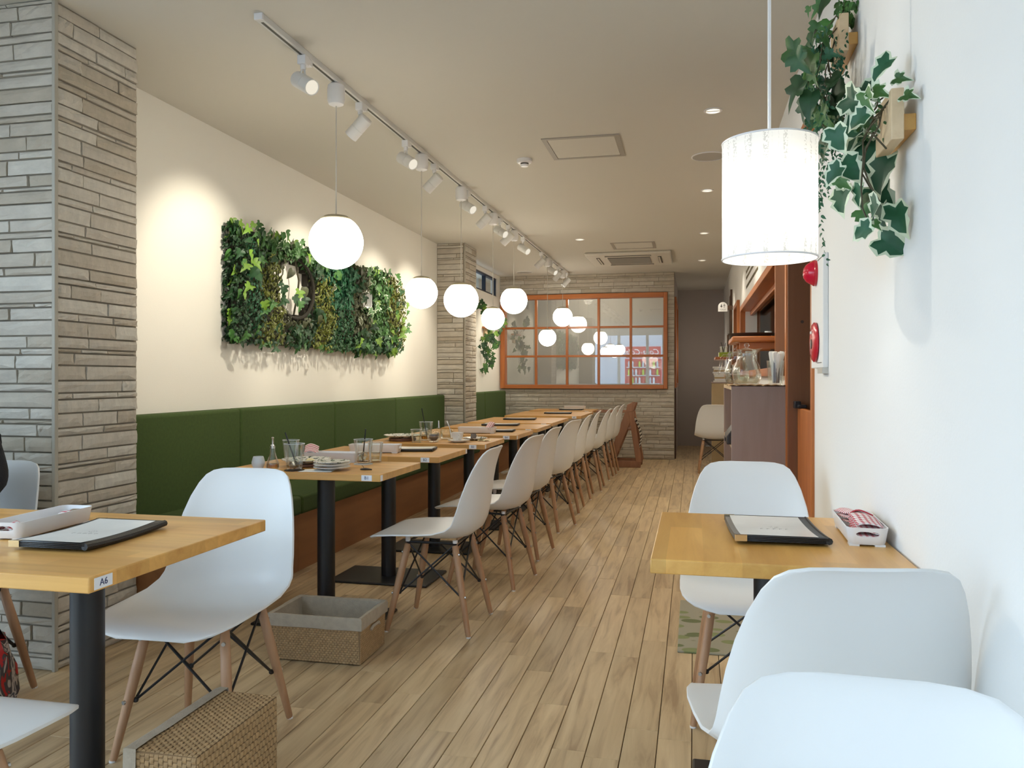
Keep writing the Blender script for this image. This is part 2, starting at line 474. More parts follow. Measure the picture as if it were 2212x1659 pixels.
def plank_mat():
    m, nt, N, b = nmat('pale_oak_plank'); L = nt.links.new
    oi = N.new('ShaderNodeObjectInfo'); g = N.new('ShaderNodeNewGeometry')
    mp = N.new('ShaderNodeMapping'); mp.inputs['Scale'].default_value = (26, 2.2, 1)
    ad = N.new('ShaderNodeVectorMath'); ad.operation = 'ADD'
    ml = N.new('ShaderNodeMath'); ml.operation = 'MULTIPLY'; ml.inputs[1].default_value = 53.0
    cb = N.new('ShaderNodeCombineXYZ'); L(oi.outputs['Random'], ml.inputs[0]); L(ml.outputs[0], cb.inputs[0]); L(ml.outputs[0], cb.inputs[2])
    L(g.outputs['Position'], mp.inputs[0]); L(mp.outputs[0], ad.inputs[0]); L(cb.outputs[0], ad.inputs[1])
    n = N.new('ShaderNodeTexNoise'); n.inputs['Scale'].default_value = 1.0; n.inputs['Detail'].default_value = 5; n.inputs['Roughness'].default_value = 0.55; n.inputs['Distortion'].default_value = 0.7
    L(ad.outputs[0], n.inputs['Vector'])
    ramp = N.new('ShaderNodeValToRGB')
    ramp.color_ramp.elements[0].position = 0.30; ramp.color_ramp.elements[0].color = (0.38, 0.26, 0.145, 1)
    ramp.color_ramp.elements[1].position = 0.66; ramp.color_ramp.elements[1].color = (0.67, 0.515, 0.31, 1)
    e = ramp.color_ramp.elements.new(0.48); e.color = (0.58, 0.43, 0.25, 1)
    L(n.outputs[0], ramp.inputs[0])
    mr = N.new('ShaderNodeMapRange'); mr.inputs[3].default_value = 0.86; mr.inputs[4].default_value = 1.08; L(oi.outputs['Random'], mr.inputs[0])
    vm = N.new('ShaderNodeVectorMath'); vm.operation = 'SCALE'; L(ramp.outputs[0], vm.inputs[0]); L(mr.outputs[0], vm.inputs['Scale'])
    L(vm.outputs[0], b.inputs['Base Color']); b.inputs['Roughness'].default_value = 0.38
    return m
M['plank'] = plank_mat()
M['plank_gap'] = pmat('plank_gap', (0.10, 0.06, 0.03, 1), 0.8)


def stripe_mat(name, c0, c1, scale, axis=0, check=False):
    m, nt, N, b = nmat(name); L = nt.links.new
    tc = N.new('ShaderNodeTexCoord'); s = N.new('ShaderNodeSeparateXYZ'); L(tc.outputs['Object'], s.inputs[0])
    def st(i):
        a = N.new('ShaderNodeMath'); a.operation = 'MULTIPLY'; a.inputs[1].default_value = scale; L(s.outputs[i], a.inputs[0])
        f = N.new('ShaderNodeMath'); f.operation = 'FRACT'; L(a.outputs[0], f.inputs[0])
        g = N.new('ShaderNodeMath'); g.operation = 'GREATER_THAN'; g.inputs[1].default_value = 0.55; L(f.outputs[0], g.inputs[0]); return g.outputs[0]
    v = st(axis)
    if check:
        a = N.new('ShaderNodeMath'); a.operation = 'MULTIPLY_ADD'; a.inputs[1].default_value = 0.5
        h = N.new('ShaderNodeMath'); h.operation = 'MULTIPLY'; h.inputs[1].default_value = 0.5
        L(st(1 if axis == 0 else 0), h.inputs[0]); L(v, a.inputs[0]); L(h.outputs[0], a.inputs[2]); v = a.outputs[0]
    mx = N.new('ShaderNodeMix'); mx.data_type = 'RGBA'
    mx.inputs[6].default_value = c0; mx.inputs[7].default_value = c1
    L(v, mx.inputs[0]); L(mx.outputs[2], b.inputs['Base Color']); b.inputs['Roughness'].default_value = 0.9
    return m
M['check'] = stripe_mat('red_check_cloth', (0.82, 0.80, 0.78, 1), (0.50, 0.03, 0.05, 1), 70, 0, True)
M['red_stripe'] = stripe_mat('red_stripe_cloth', (0.82, 0.80, 0.78, 1), (0.55, 0.05, 0.07, 1), 75, 1)
M['bw_stripe'] = stripe_mat('black_white_stripe', (0.78, 0.74, 0.66, 1), (0.03, 0.02, 0.02, 1), 22, 2)


def shade_mat():
    m, nt, N, b = nmat('washi_shade'); L = nt.links.new
    N.remove(b); out = N['Material Output']
    tc = N.new('ShaderNodeTexCoord'); sx = N.new('ShaderNodeSeparateXYZ'); L(tc.outputs['Object'], sx.inputs[0])
    at = N.new('ShaderNodeMath'); at.operation = 'ARCTAN2'; L(sx.outputs[1], at.inputs[0]); L(sx.outputs[0], at.inputs[1])
    cb = N.new('ShaderNodeCombineXYZ'); L(at.outputs[0], cb.inputs[0])
    n1 = N.new('ShaderNodeTexNoise'); n1.inputs['Scale'].default_value = 5.5; n1.inputs['Detail'].default_value = 1; L(cb.outputs[0], n1.inputs['Vector'])
    g1 = N.new('ShaderNodeMapRange'); g1.inputs[1].default_value = 0.50; g1.inputs[2].default_value = 0.58; L(n1.outputs[0], g1.inputs[0])
    n2 = N.new('ShaderNodeTexNoise'); n2.inputs['Scale'].default_value = 210; n2.inputs['Detail'].default_value = 1; L(tc.outputs['Object'], n2.inputs['Vector'])
    g2 = N.new('ShaderNodeMapRange'); g2.inputs[1].default_value = 0.48; g2.inputs[2].default_value = 0.58; L(n2.outputs[0], g2.inputs[0])
    mu = N.new('ShaderNodeMath'); mu.operation = 'MULTIPLY'; L(g1.outputs[0], mu.inputs[0]); L(g2.outputs[0], mu.inputs[1])
    mr = N.new('ShaderNodeMix'); mr.data_type = 'RGBA'; mr.inputs[6].default_value = (0.86, 0.85, 0.82, 1); mr.inputs[7].default_value = (0.62, 0.61, 0.58, 1)
    L(mu.outputs[0], mr.inputs[0])
    d = N.new('ShaderNodeBsdfDiffuse'); t = N.new('ShaderNodeBsdfTranslucent'); L(mr.outputs[2], d.inputs[0]); L(mr.outputs[2], t.inputs[0])
    mx = N.new('ShaderNodeMixShader'); mx.inputs[0].default_value = 0.45
    L(d.outputs[0], mx.inputs[1]); L(t.outputs[0], mx.inputs[2]); L(mx.outputs[0], out.inputs[0])
    return m
M['shade'] = shade_mat()


def mat_rug():
    m, nt, N, b = nmat('leaf_pattern_rug'); L = nt.links.new
    tc = N.new('ShaderNodeTexCoord'); mp = N.new('ShaderNodeMapping'); mp.inputs['Scale'].default_value = (8, 13, 1); mp.inputs['Rotation'].default_value = (0, 0, 0.25)
    L(tc.outputs['Object'], mp.inputs[0])
    v = N.new('ShaderNodeTexVoronoi'); v.inputs['Scale'].default_value = 1.0; L(mp.outputs[0], v.inputs['Vector'])
    g = N.new('ShaderNodeMapRange'); g.inputs[1].default_value = 0.36; g.inputs[2].default_value = 0.40; L(v.outputs['Distance'], g.inputs[0])
    r = N.new('ShaderNodeValToRGB'); r.color_ramp.interpolation = 'CONSTANT'
    r.color_ramp.elements[0].color = (0.14, 0.16, 0.07, 1); r.color_ramp.elements[1].color = (0.22, 0.25, 0.11, 1); r.color_ramp.elements[1].position = 0.5
    L(v.outputs['Color'], r.inputs[0])
    mx = N.new('ShaderNodeMix'); mx.data_type = 'RGBA'; mx.inputs[7].default_value = (0.33, 0.31, 0.23, 1)
    L(g.outputs[0], mx.inputs[0]); L(r.outputs[0], mx.inputs[6]); L(mx.outputs[2], b.inputs['Base Color']); b.inputs['Roughness'].default_value = 0.95
    return m
M['rug'] = mat_rug()


def plate_mat():
    m, nt, N, b = nmat('patterned_plate'); L = nt.links.new
    tc = N.new('ShaderNodeTexCoord'); n = N.new('ShaderNodeTexNoise'); n.inputs['Scale'].default_value = 55; n.inputs['Detail'].default_value = 1; L(tc.outputs['Object'], n.inputs['Vector'])
    g = N.new('ShaderNodeMapRange'); g.inputs[1].default_value = 0.56; g.inputs[2].default_value = 0.60; L(n.outputs[0], g.inputs[0])
    mx = N.new('ShaderNodeMix'); mx.data_type = 'RGBA'; mx.inputs[6].default_value = (0.74, 0.72, 0.66, 1); mx.inputs[7].default_value = (0.10, 0.13, 0.10, 1)
    L(g.outputs[0], mx.inputs[0]); L(mx.outputs[2], b.inputs['Base Color']); b.inputs['Roughness'].default_value = 0.2
    return m
M['plate'] = plate_mat()


def bag_mat():
    m, nt, N, b = nmat('printed_plastic_bag'); L = nt.links.new
    tc = N.new('ShaderNodeTexCoord'); mp = N.new('ShaderNodeMapping'); mp.inputs['Scale'].default_value = (14, 14, 6); L(tc.outputs['Object'], mp.inputs[0])
    n = N.new('ShaderNodeTexNoise'); n.inputs['Scale'].default_value = 1.2; n.inputs['Detail'].default_value = 3; n.inputs['Distortion'].default_value = 1.5; L(mp.outputs[0], n.inputs['Vector'])
    r = N.new('ShaderNodeValToRGB'); r.color_ramp.interpolation = 'CONSTANT'
    E = r.color_ramp.elements; E[0].color = (0.45, 0.02, 0.02, 1); E[1].position = 0.40; E[1].color = (0.06, 0.05, 0.055, 1)
    e = E.new(0.47); e.color = (0.42, 0.36, 0.32, 1); e = E.new(0.53); e.color = (0.09, 0.085, 0.10, 1); e = E.new(0.62); e.color = (0.40, 0.35, 0.33, 1)
    L(n.outputs[0], r.inputs[0]); L(r.outputs[0], b.inputs['Base Color']); b.inputs['Roughness'].default_value = 0.2
    return m
M['bag'] = bag_mat()

# ------------------------------------------------------------------ the setting: shell
fl = struct(MB().box(-3.2, 0.7, YF, 14.0, -0.12, -0.012).build('floor', M['plank_gap']))
PW, PL = 0.1052, 0.90
plank_me = {}
def plank_mesh(w, l):
    k = (round(w, 3), round(l, 3))
    if k not in plank_me:
        e = 0.0015; h = 0.0
        b = MB()
        b.loft([[(-w / 2, -l / 2, -0.012), (w / 2, -l / 2, -0.012), (w / 2, l / 2, -0.012), (-w / 2, l / 2, -0.012)],
                [(-w / 2, -l / 2, h - e), (w / 2, -l / 2, h - e), (w / 2, l / 2, h - e), (-w / 2, l / 2, h - e)],
                [(-w / 2 + e, -l / 2 + e, h), (w / 2 - e, -l / 2 + e, h), (w / 2 - e, l / 2 - e, h), (-w / 2 + e, l / 2 - e, h)]], cap0=False)
        plank_me[k] = b.mesh('floor_plank', M['plank'], smooth=False)
    return plank_me[k]
planks = []
rp = random.Random(5)
i = 0
x = -0.005 + PW * 5
while x > -3.05:
    off = rp.choice([0, 0.3, 0.6, 0.45, 0.15, 0.75]) + rp.uniform(-0.05, 0.05)
    y = YF - off
    while y < 13.85:
        y0, y1 = max(y, YF), min(y + PL, 13.85)
        if y1 - y0 > 0.06: planks.append((x - PW / 2, (y0 + y1) / 2, y1 - y0))
        y += PL
    x -= PW
def plank_rank(p):
    d = -p[0] * 0.2198 + p[1] * 0.9755
    u = (p[0] * 0.9755 + p[1] * 0.2198) / max(d, 0.3)
    return d if (d > 0.9 and -0.72 < u < 0.72) else 100 + abs(d)
planks.sort(key=plank_rank)
rest = MB()
for k, (px, py, l) in enumerate(planks):
    if k < 296:
        put('floor_plank', plank_mesh(PW - 0.0026, round(l - 0.002, 2)), fl, (px, py, 0))
    else:
        rest.box(px - PW / 2 + 0.001, px + PW / 2 - 0.001, py - l / 2 + 0.001, py + l / 2 - 0.001, -0.012, 0)
tag(rest.build('floor_plank', M['plank'], fl, smooth=False), kind='stuff')

struct(MB().box(-3.2, 0.7, YF - 0.1, 14.0, H, H + 0.12).build('ceiling', M['ceiling']))

# left wall with a high strip window beyond the second column
wl = MB()
wl.box(XL - 0.1, XL, 3.10, 9.3, 0, H)
wl.box(XL - 0.1, XL, 9.3, YB, 0, 2.30).box(XL - 0.1, XL, 9.3, YB, 2.56, H).box(XL - 0.1, XL, 11.25, YB, 2.30, 2.56)
struct(wl.build('wall_left', M['plaster'], smooth=False))
w2 = MB()
for (a, b_, c, d) in ((9.3, 11.25, 2.30, 2.325), (9.3, 11.25, 2.535, 2.56), (9.3, 9.33, 2.30, 2.56), (11.22, 11.25, 2.30, 2.56), (10.64, 10.67, 2.30, 2.56)):
    w2.box(XL - 0.07, XL - 0.02, a, b_, c, d)
w2o = struct(w2.build('window_2', pmat('dark_blue_frame', (0.02, 0.028, 0.05, 1), 0.4), smooth=False))
MB().box(XL - 0.05, XL - 0.045, 9.33, 11.22, 2.325, 2.535).build('pane', M['pane'], w2o, smooth=False)
al = struct(MB().box(-3.35, -3.3, 8.9, 11.9, 1.8, 3.1).box(-3.35, XL - 0.1, 8.9, 11.9, 3.1, 3.15).build('trim_2', pmat('neighbour_siding', (0.05, 0.07, 0.12, 1), 0.6), smooth=False))  # unseen top slab added to shut sky light out of the alley
for k in range(16):
    MB().box(-3.3, -3.285, 8.95 + k * 0.18, 9.115 + k * 0.18, 1.8, 3.1).build('siding_board', al.data.materials[0], al, smooth=False)
alamp = MB().box(-3.28, -3.27, 10.70, 10.86, 2.32, 2.50).build('wall_vent', pmat('blue_vent', (0.10, 0.16, 0.32, 1), 0.5), al, smooth=False)

# front-left return wall beside the tables near the shop window
wfl = struct(MB().box(-3.2, -3.1, YF, 3.0, 2.42, H).box(-3.2, -3.1, YF, 3.0, 0, 0.06).box(-3.2, -3.1, 2.2, 3.0, 0.06, 2.42).build('wall_front_left', M['plaster_white'], smooth=False))
fy = [-1.56, -0.3, 0.95, 2.2]
for k, yy in enumerate(fy):
    MB().box(-3.19, -3.11, yy - 0.04, yy + 0.04, 0.06, 2.42).build('window_post', M['white_metal'], wfl, smooth=False)
for a, b_ in zip(fy, fy[1:]):
    MB().box(-3.152, -3.146, a + 0.04, b_ - 0.04, 0.06, 2.42).build('pane', M['pane_front'], wfl, smooth=False)

# right wall: door opening 3.53-4.44, serving hatch 4.70-8.10, small window 9.08-9.84
wr = MB()
x0, x1 = XR, XR + 0.11
wr.box(x0, x1, YF, 3.56, 0, H).box(x0, x1, 3.56, 4.44, 2.25, H).box(x0, x1, 4.44, 4.72, 0, H)
wr.box(x0, x1, 4.72, 8.10, 0, 1.20).box(x0, x1, 4.72, 8.10, 1.79, H).box(x0, x1, 8.10, 9.10, 0, H)
wr.box(x0, x1, 9.10, 9.84, 0, 1.30).box(x0, x1, 9.10, 9.84, 1.955, H).box(x0, x1, 9.84, 13.85, 0, H)
struct(wr.build('wall_right', M['plaster_white'], smooth=False))
# kitchen behind the hatch
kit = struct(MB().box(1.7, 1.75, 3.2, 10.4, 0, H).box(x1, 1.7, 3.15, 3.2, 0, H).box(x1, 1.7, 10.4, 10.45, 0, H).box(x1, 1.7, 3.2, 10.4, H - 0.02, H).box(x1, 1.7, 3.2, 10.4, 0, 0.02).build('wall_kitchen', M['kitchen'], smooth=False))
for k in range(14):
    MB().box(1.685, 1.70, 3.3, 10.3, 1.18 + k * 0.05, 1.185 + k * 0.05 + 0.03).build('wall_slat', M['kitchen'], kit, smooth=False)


def frame_y(name, y0, y1, z0, z1, w, xf0, xf1, m_v, m_h, bottom=True):  # xf0 stands proud of the wall
    """casing of an opening in the right wall: mesh + parts"""
    f = struct(MB().box(xf0, xf1, y0, y0 + w, z0, z1).build(name, m_v, bevel=0.003))
    MB().box(xf0, xf1, y1 - w, y1, z0, z1).build('jamb', m_v, f, bevel=0.003)
    MB().box(xf0, xf1, y0 + w, y1 - w, z1 - w, z1).build('head_rail', m_h, f, bevel=0.003)
    if bottom: MB().box(xf0, xf1, y0 + w, y1 - w, z0, z0 + w).build('sill_rail', m_h, f, bevel=0.003)
    return f
hw = frame_y('window_3', 4.66, 8.16, 1.15, 1.83, 0.05, XR - 0.048, XR + 0.14, M['orange_wood'], M['orange_wood_y'])
MB().box(XR - 0.050, XR + 0.10, 4.652, 4.664, 1.15, 1.83).build('shaded_end', M['shaded_wood'], hw, bevel=0.002)  # camera-side face of the hatch post, its shade put into the colour
MB().box(XR + 0.045, XR + 0.075, 4.71, 8.11, 1.74, 1.78).build('track_rail', M['orange_wood_y'], hw, bevel=0.003)
MB().box(XR + 0.115, XR + 0.12, 4.71, 8.11, 1.20, 1.78).build('pane', M['pane'], hw, smooth=False)
sw = frame_y('window_4', 9.06, 9.88, 1.26, 1.985, 0.05, XR - 0.03, XR + 0.12, M['orange_wood'], M['orange_wood_y'])
MB().box(XR + 0.055, XR + 0.06, 9.11, 9.83, 1.31, 1.935).build('pane', M['pane'], sw, smooth=False)

# pine door
d1 = struct(MB().box(XR - 0.012, XR + 0.125, 4.405, 4.46, 0, 2.26).build('door_1', M['shaded_wood'], bevel=0.003))  # jamb facing the camera, coloured darker to paint in its shade
MB().box(XR - 0.020, XR - 0.008, 4.415, 4.47, 0, 2.27).build('casing', M['orange_wood'], d1, bevel=0.003)
MB().box(XR - 0.012, XR + 0.125, 3.535, 3.575, 0, 2.26).build('door_jamb', M['orange_wood'], d1, bevel=0.003)
MB().box(XR - 0.014, XR + 0.125, 3.535, 4.46, 2.22, 2.275).build('door_head', M['orange_wood_y'], d1, bevel=0.003)
MB().box(XR + 0.035, XR + 0.06, 3.59, 4.385, 0.03, 0.985).build('half_gate', M['orange_wood'], d1, bevel=0.004)
MB().box(XR + 0.022, XR + 0.065, 4.27, 4.40, 0.987, 1.003).box(XR + 0.01, XR + 0.04, 4.29, 4.36, 0.985, 1.02).build('gate_latch', M['black_metal'], d1, bevel=0.003)
MB().cyl((XR + 0.06, 4.406, 1.43), (XR + 0.06, 4.4035, 1.43), 0.008).build('wood_knot', M['dark_wood'], d1)
d2 = struct(MB().box(XR - 0.015, XR + 0.02, 10.82, 11.32, 0.0, 2.24).build('door_2', M['dark_wood'], bevel=0.004))
MB().box(XR - 0.025, XR + 0.01, 10.76, 10.82, 0, 2.28).build('door_jamb', M['dark_wood'], d2, bevel=0.003)
MB().cyl((XR - 0.05, 10.9, 1.05), (XR - 0.05, 10.9, 1.7), 0.012).build('pull_handle', M['dark_wood'], d2)

# corridor and the room behind the lattice window
struct(MB().box(-0.36, 0.7, 13.85, 13.95, 0, H).build('wall_far', M['dark_plaster'], smooth=False))
cl_ = struct(MB().box(-0.36, -0.258, YB + 0.12, 13.85, 0, H).build('wall_corridor', M['dark_plaster'], smooth=False))
t1 = struct(MB().box(-0.262, -0.235, 11.56, 11.62, 1.0, 2.28).build('trim_1', M['orange_wood'], bevel=0.003))
MB().box(-0.262, -0.235, 13.0, 13.06, 1.0, 2.28).build('jamb', M['orange_wood'], t1, bevel=0.003)
MB().box(-0.262, -0.235, 11.62, 13.0, 2.22, 2.28).build('head_rail', M['orange_wood_y'], t1, bevel=0.003)
MB().box(-0.262, -0.235, 11.62, 13.0, 1.0, 1.06).build('sill_rail', M['orange_wood_y'], t1, bevel=0.003)
struct(MB().box(-0.262, -0.24, 11.56, 11.72, 0, 0.99).build('trim_3', M['dark_wood'], bevel=0.003))
struct(MB().box(-3.2, -0.36, 13.4, 13.5, 0, H).box(-3.2, -3.1, YB + 0.12, 13.4, 0, H).build('wall_inner_room', M['room_back'], smooth=False))

for (nm_, xx, yy, pw) in (('inner_room_fill', -1.6, 12.5, 10.0), ('corridor_fill', 0.12, 12.9, 1.6)):  # unseen fill lights, added to brighten the inner room and the corridor
    ld = bpy.data.lights.new(nm_, 'POINT'); ld.energy = pw; ld.color = (1.0, 0.9, 0.75); ld.shadow_soft_size = 0.08
    lo = bpy.data.objects.new(nm_, ld); COL.objects.link(lo); lo.location = (xx, yy, H - 0.25 if xx < 0 else 1.5)

# ---- stone facing
COURSES = [0.026, 0.049, 0.0605, 0.049, 0.0173, 0.046, 0.063, 0.0317, 0.0576, 0.0547]
stone_variants = []
rs = random.Random(3)
for k in range(10):
    b = MB(); nx, nz = 5, 3
    tl, tr = rs.uniform(-0.25, 0.25), rs.uniform(-0.35, 0.35)
    P = {}
    def fr(u, v):
        e = 1.0 if (0 < u < 1 and 0 < v < 1) else 0.72
        h = 0.75 + tl * (u - 0.5) + tr * (v - 0.5) + rs.uniform(-0.14, 0.14)
        return (u, -max(0.25, h * e), v)
    b.grid(nx, nz, fr)
    W = nx + 1
    top = [b.v[i] for i in range(len(b.v))]
    def side(idx):
        pts = [top[i] for i in idx]
        vs = pts + [(p[0], 0.2, p[2]) for p in pts]
        n = len(pts)
        b.add(vs, [(i, n + i, n + i + 1, i + 1) for i in range(n - 1)])
    side(list(range(W))); side([i * W + nx for i in range(nz + 1)])
    side(list(range(nz * W + nx, nz * W - 1, -1))); side([i * W for i in range(nz, -1, -1)])
    stone_variants.append(b.mesh('stone', M['stone'], smooth=False))


def lay_stones(parent, org, rz, width, holes=(), depth=0.019, seed=1, limit=298, z0=0.0, zt=H, gap=0.0075):
    """courses of split stone facing local -y, starting at org, running along local x"""
    r = random.Random(seed); z = z0; k = r.randrange(10); n = 0; over = MB()
    Rm = Matrix.Translation(org) @ Matrix.Rotation(rz, 4, 'Z')
    while z < zt - 0.008:
        h = COURSES[k % 10]; k += 1
        h = min(h, zt - z)
        xx = 0.0; first = True
        while xx < width - 0.01:
            l = r.uniform(0.16, 0.46) if h > 0.03 else r.uniform(0.14, 0.34)
            if first: l *= r.uniform(0.4, 1.0); first = False
            if width - xx - l < 0.07: l = width - xx
            segs = [(xx, xx + l)]
            for (a, b_, c, d) in holes:
                ns = []
                for s0, s1 in segs:
                    if z + h <= c or z >= d or s1 <= a or s0 >= b_: ns.append((s0, s1)); continue
                    if s0 < a: ns.append((s0, a))
                    if s1 > b_: ns.append((b_, s1))
                segs = ns
            for s0, s1 in segs:
                if s1 - s0 < 0.02: continue
                me = stone_variants[r.randrange(10)]
                dd = depth * r.uniform(0.8, 1.25)
                if n < limit:
                    o = put('stone', me, parent)
                    o.location = Rm @ Vector((s0 + gap / 2, 0, z + gap / 2))
                    o.rotation_euler = (0, 0, rz); o.scale = (s1 - s0 - gap, dd, h - gap)
                else:
                    T = Rm @ Matrix.Translation((s0 + gap / 2, 0, z + gap / 2)) @ Matrix.Diagonal((s1 - s0 - gap, dd, h - gap, 1))
                    over.add([v.co for v in me.vertices], [tuple(p.vertices) for p in me.polygons], 0, T)
                n += 1
            xx += l
        z += h
    if over.v: tag(over.build('stone', M['stone'], parent, smooth=False), kind='stuff')
    return n

# near column
cn = struct(MB().box(-3.1, -2.428, 2.667, 3.14, 0, H).build('wall_near_column', M['mortar'], smooth=False))
lay_stones(cn, (-3.08, 2.667, 0), 0, 0.657, seed=4, limit=150)
lay_stones(cn, (-2.428, 2.668, 0), R(90), 0.465, seed=9, limit=150)
MB().box(-2.424, -2.409, 2.650, 2.668, 0, H).build('corner_strip', M['strip'], cn, bevel=0.002)
# far column
cf = struct(MB().box(XL, -2.437, 8.46, 8.93, 0, H).build('wall_far_column', M['mortar'], smooth=False))
lay_stones(cf, (XL, 8.46, 0), 0, 0.302, seed=14, limit=140, depth=0.014)
lay_stones(cf, (-2.437, 8.47, 0), R(90), 0.45, seed=19, limit=150, depth=0.014)
MB().box(-2.438, -2.424, 8.447, 8.462, 0, H).build('corner_strip', M['strip'], cf, bevel=0.002)
# back wall, window hole in local coords
wb = MB(); bw = 2.49
hx0, hx1, hz0, hz1 = 0.03, 2.40, 1.0, 2.315
wb.box(XL, -0.26, YB + 0.015, YB + 0.13, 0, hz0).box(XL, -0.26, YB + 0.015, YB + 0.13, hz1, H)
wb.box(XL, XL + hx0, YB + 0.015, YB + 0.13, hz0, hz1).box(XL + hx1, -0.26, YB + 0.015, YB + 0.13, hz0, hz1)
wbo = struct(wb.build('wall_back', M['mortar'], smooth=False))
lay_stones(wbo, (XL, YB + 0.015, 0), 0, bw, holes=[(hx0, hx1, hz0, hz1)], seed=23, depth=0.013, gap=0.006)
# lattice window
X0, X1, Z0, Z1 = XL + 0.012, -0.352, 0.985, 2.33
w1 = struct(MB().box(X0, X0 + 0.07, YB - 0.03, YB + 0.12, Z0, Z1).build('window_1', M['orange_wood'], bevel=0.003))
MB().box(X1 - 0.055, X1, YB - 0.03, YB + 0.12, Z0, Z1).build('jamb', M['orange_wood'], w1, bevel=0.003)
MB().box(X0 + 0.07, X1 - 0.055, YB - 0.035, YB + 0.12, Z1 - 0.065, Z1).build('head_rail', M['orange_wood_x'], w1, bevel=0.003)
MB().box(X0 + 0.07, X1 - 0.055, YB - 0.035, YB + 0.12, Z0, Z0 + 0.055).build('sill_rail', M['orange_wood_x'], w1, bevel=0.003)
gx0, gx1, gz0, gz1 = X0 + 0.07, X1 - 0.055, Z0 + 0.055, Z1 - 0.065
cw, chh = (gx1 - gx0) / 5, (gz1 - gz0) / 3
for k in range(1, 5):
    MB().box(gx0 + k * cw - 0.017, gx0 + k * cw + 0.017, YB + 0.0, YB + 0.06, gz0, gz1).build('mullion', M['orange_wood'], w1, bevel=0.003)
for j in range(1, 3):
    for k in range(5):
        MB().box(gx0 + k * cw + (0.017 if k else 0), gx0 + (k + 1) * cw - (0.017 if k < 4 else 0), YB + 0.005, YB + 0.055, gz0 + j * chh - 0.015, gz0 + j * chh + 0.015).build('glazing_bar', M['orange_wood_x'], w1, bevel=0.003)
for j in range(3):
    for k in range(5):
        MB().box(gx0 + k * cw + 0.016, gx0 + (k + 1) * cw - 0.016, YB + 0.028, YB + 0.032, gz0 + j * chh + 0.014, gz0 + (j + 1) * chh - 0.014).build('pane', M['pane'], w1, smooth=False)

# shop front behind the camera: white posts, glass, street
wf = MB()
wf.box(-3.2, 0.7, YF - 0.1, YF, 2.42, H).box(-3.2, 0.7, YF - 0.1, YF, 0, 0.06).box(0.3, 0.7, YF - 0.1, YF, 0.06, 2.42)
wfo = struct(wf.build('wall_front', M['plaster_white'], smooth=False))
xs = [-3.12, -2.2, -1.35, -0.55, 0.3]
for k, xx in enumerate(xs):
    MB().box(xx - 0.04, xx + 0.04, YF - 0.09, YF - 0.01, 0.06, 2.42).build('window_post', M['white_metal'], wfo, smooth=False)
for a, b_ in zip(xs, xs[1:]):
    MB().box(a + 0.04, b_ - 0.04, YF - 0.052, YF - 0.046, 0.06, 2.42).build('pane', M['pane_front'], wfo, smooth=False)
struct(MB().box(-14, 12, -14, 8, -0.16, -0.125).build('floor_street', M['asphalt'], smooth=False))
tag(MB().box(-12, 12, -12.5, -12.0, -0.1, 5.2).build('facade', M['facade'], smooth=False), 'pale building front across the street, seen only as a reflection', 'building')
vm_ = thing('vending_machine', 'red vending machine across the street, mirrored in the lattice window', 'vending machine', (-1.75, -6.2, -0.125))
MB().box(-0.65, 0.65, -0.7, 0.0, 0, 1.95).build('body', M['red'], vm_, bevel=0.02)
MB().box(-0.62, 0.62, 0.0, 0.03, 1.98, 2.38).build('header_sign', M['red'], vm_, bevel=0.01)
text('sign_lettering', 'Coca-Cola', 0.27, pmat('sign_white', (0.9, 0.9, 0.9, 1), 0.4), vm_, (0, 0.034, 2.18), (R(90), 0, R(180)), shear=0.35, extrude=0.002)
for j in range(4):
    MB().box(-0.58, 0.58, 0.0, 0.05, 0.75 + j * 0.29, 0.78 + j * 0.29).build('display_shelf', M['vend_white'], vm_)
    for k in range(9):
        MB().lathe([(0, 0), (0.036, 0), (0.036, 0.15), (0.02, 0.19), (0.02, 0.21), (0, 0.21)], (-0.5 + k * 0.125, 0.035, 0.78 + j * 0.29), 10).build('display_bottle', [M['vend_white'], M['red'], M['lime'], M['facade']][(j + k) % 4], vm_)

# ------------------------------------------------------------------ green banquette
bq = thing('banquette', 'long dark green upholstered bench with a tall padded back along the cream wall', 'bench', (XL + 0.003, 3.145, 0))
def cushion(x0, x1, y0, y1, z0, z1, name, par, r=0.018):
    return MB().box(x0, x1, y0, y1, z0, z1).build(name, M['green'], par, bevel=r, seg=3)
ys = [0.0, 1.21, 2.51, 3.79, 5.275]
for a, b_ in zip(ys, ys[1:]):
    cushion(0.0, 0.10, a + 0.003, b_ - 0.003, 0.40, 0.955, 'back_cushion', bq)
    cushion(0.08, 0.50, a + 0.003, b_ - 0.003, 0.335, 0.445, 'seat_cushion', bq)
    MB().box(0.0, 0.475, a + 0.001, b_ - 0.001, 0.0, 0.335).build('base_panel', M['bench_wood'], bq)
bq2 = thing('banquette', 'short green upholstered bench in the nook past the far stone column', 'bench', (XL + 0.003, 8.965, 0))
for a, b_ in ((0.0, 1.2), (1.2, 2.39)):
    cushion(0.0, 0.10, a + 0.003, b_ - 0.003, 0.40, 0.955, 'back_cushion', bq2)
    cushion(0.08, 0.50, a + 0.003, b_ - 0.003, 0.335, 0.445, 'seat_cushion', bq2)
    MB().box(0.0, 0.475, a + 0.001, b_ - 0.001, 0.0, 0.335).build('base_panel', M['bench_wood'], bq2)

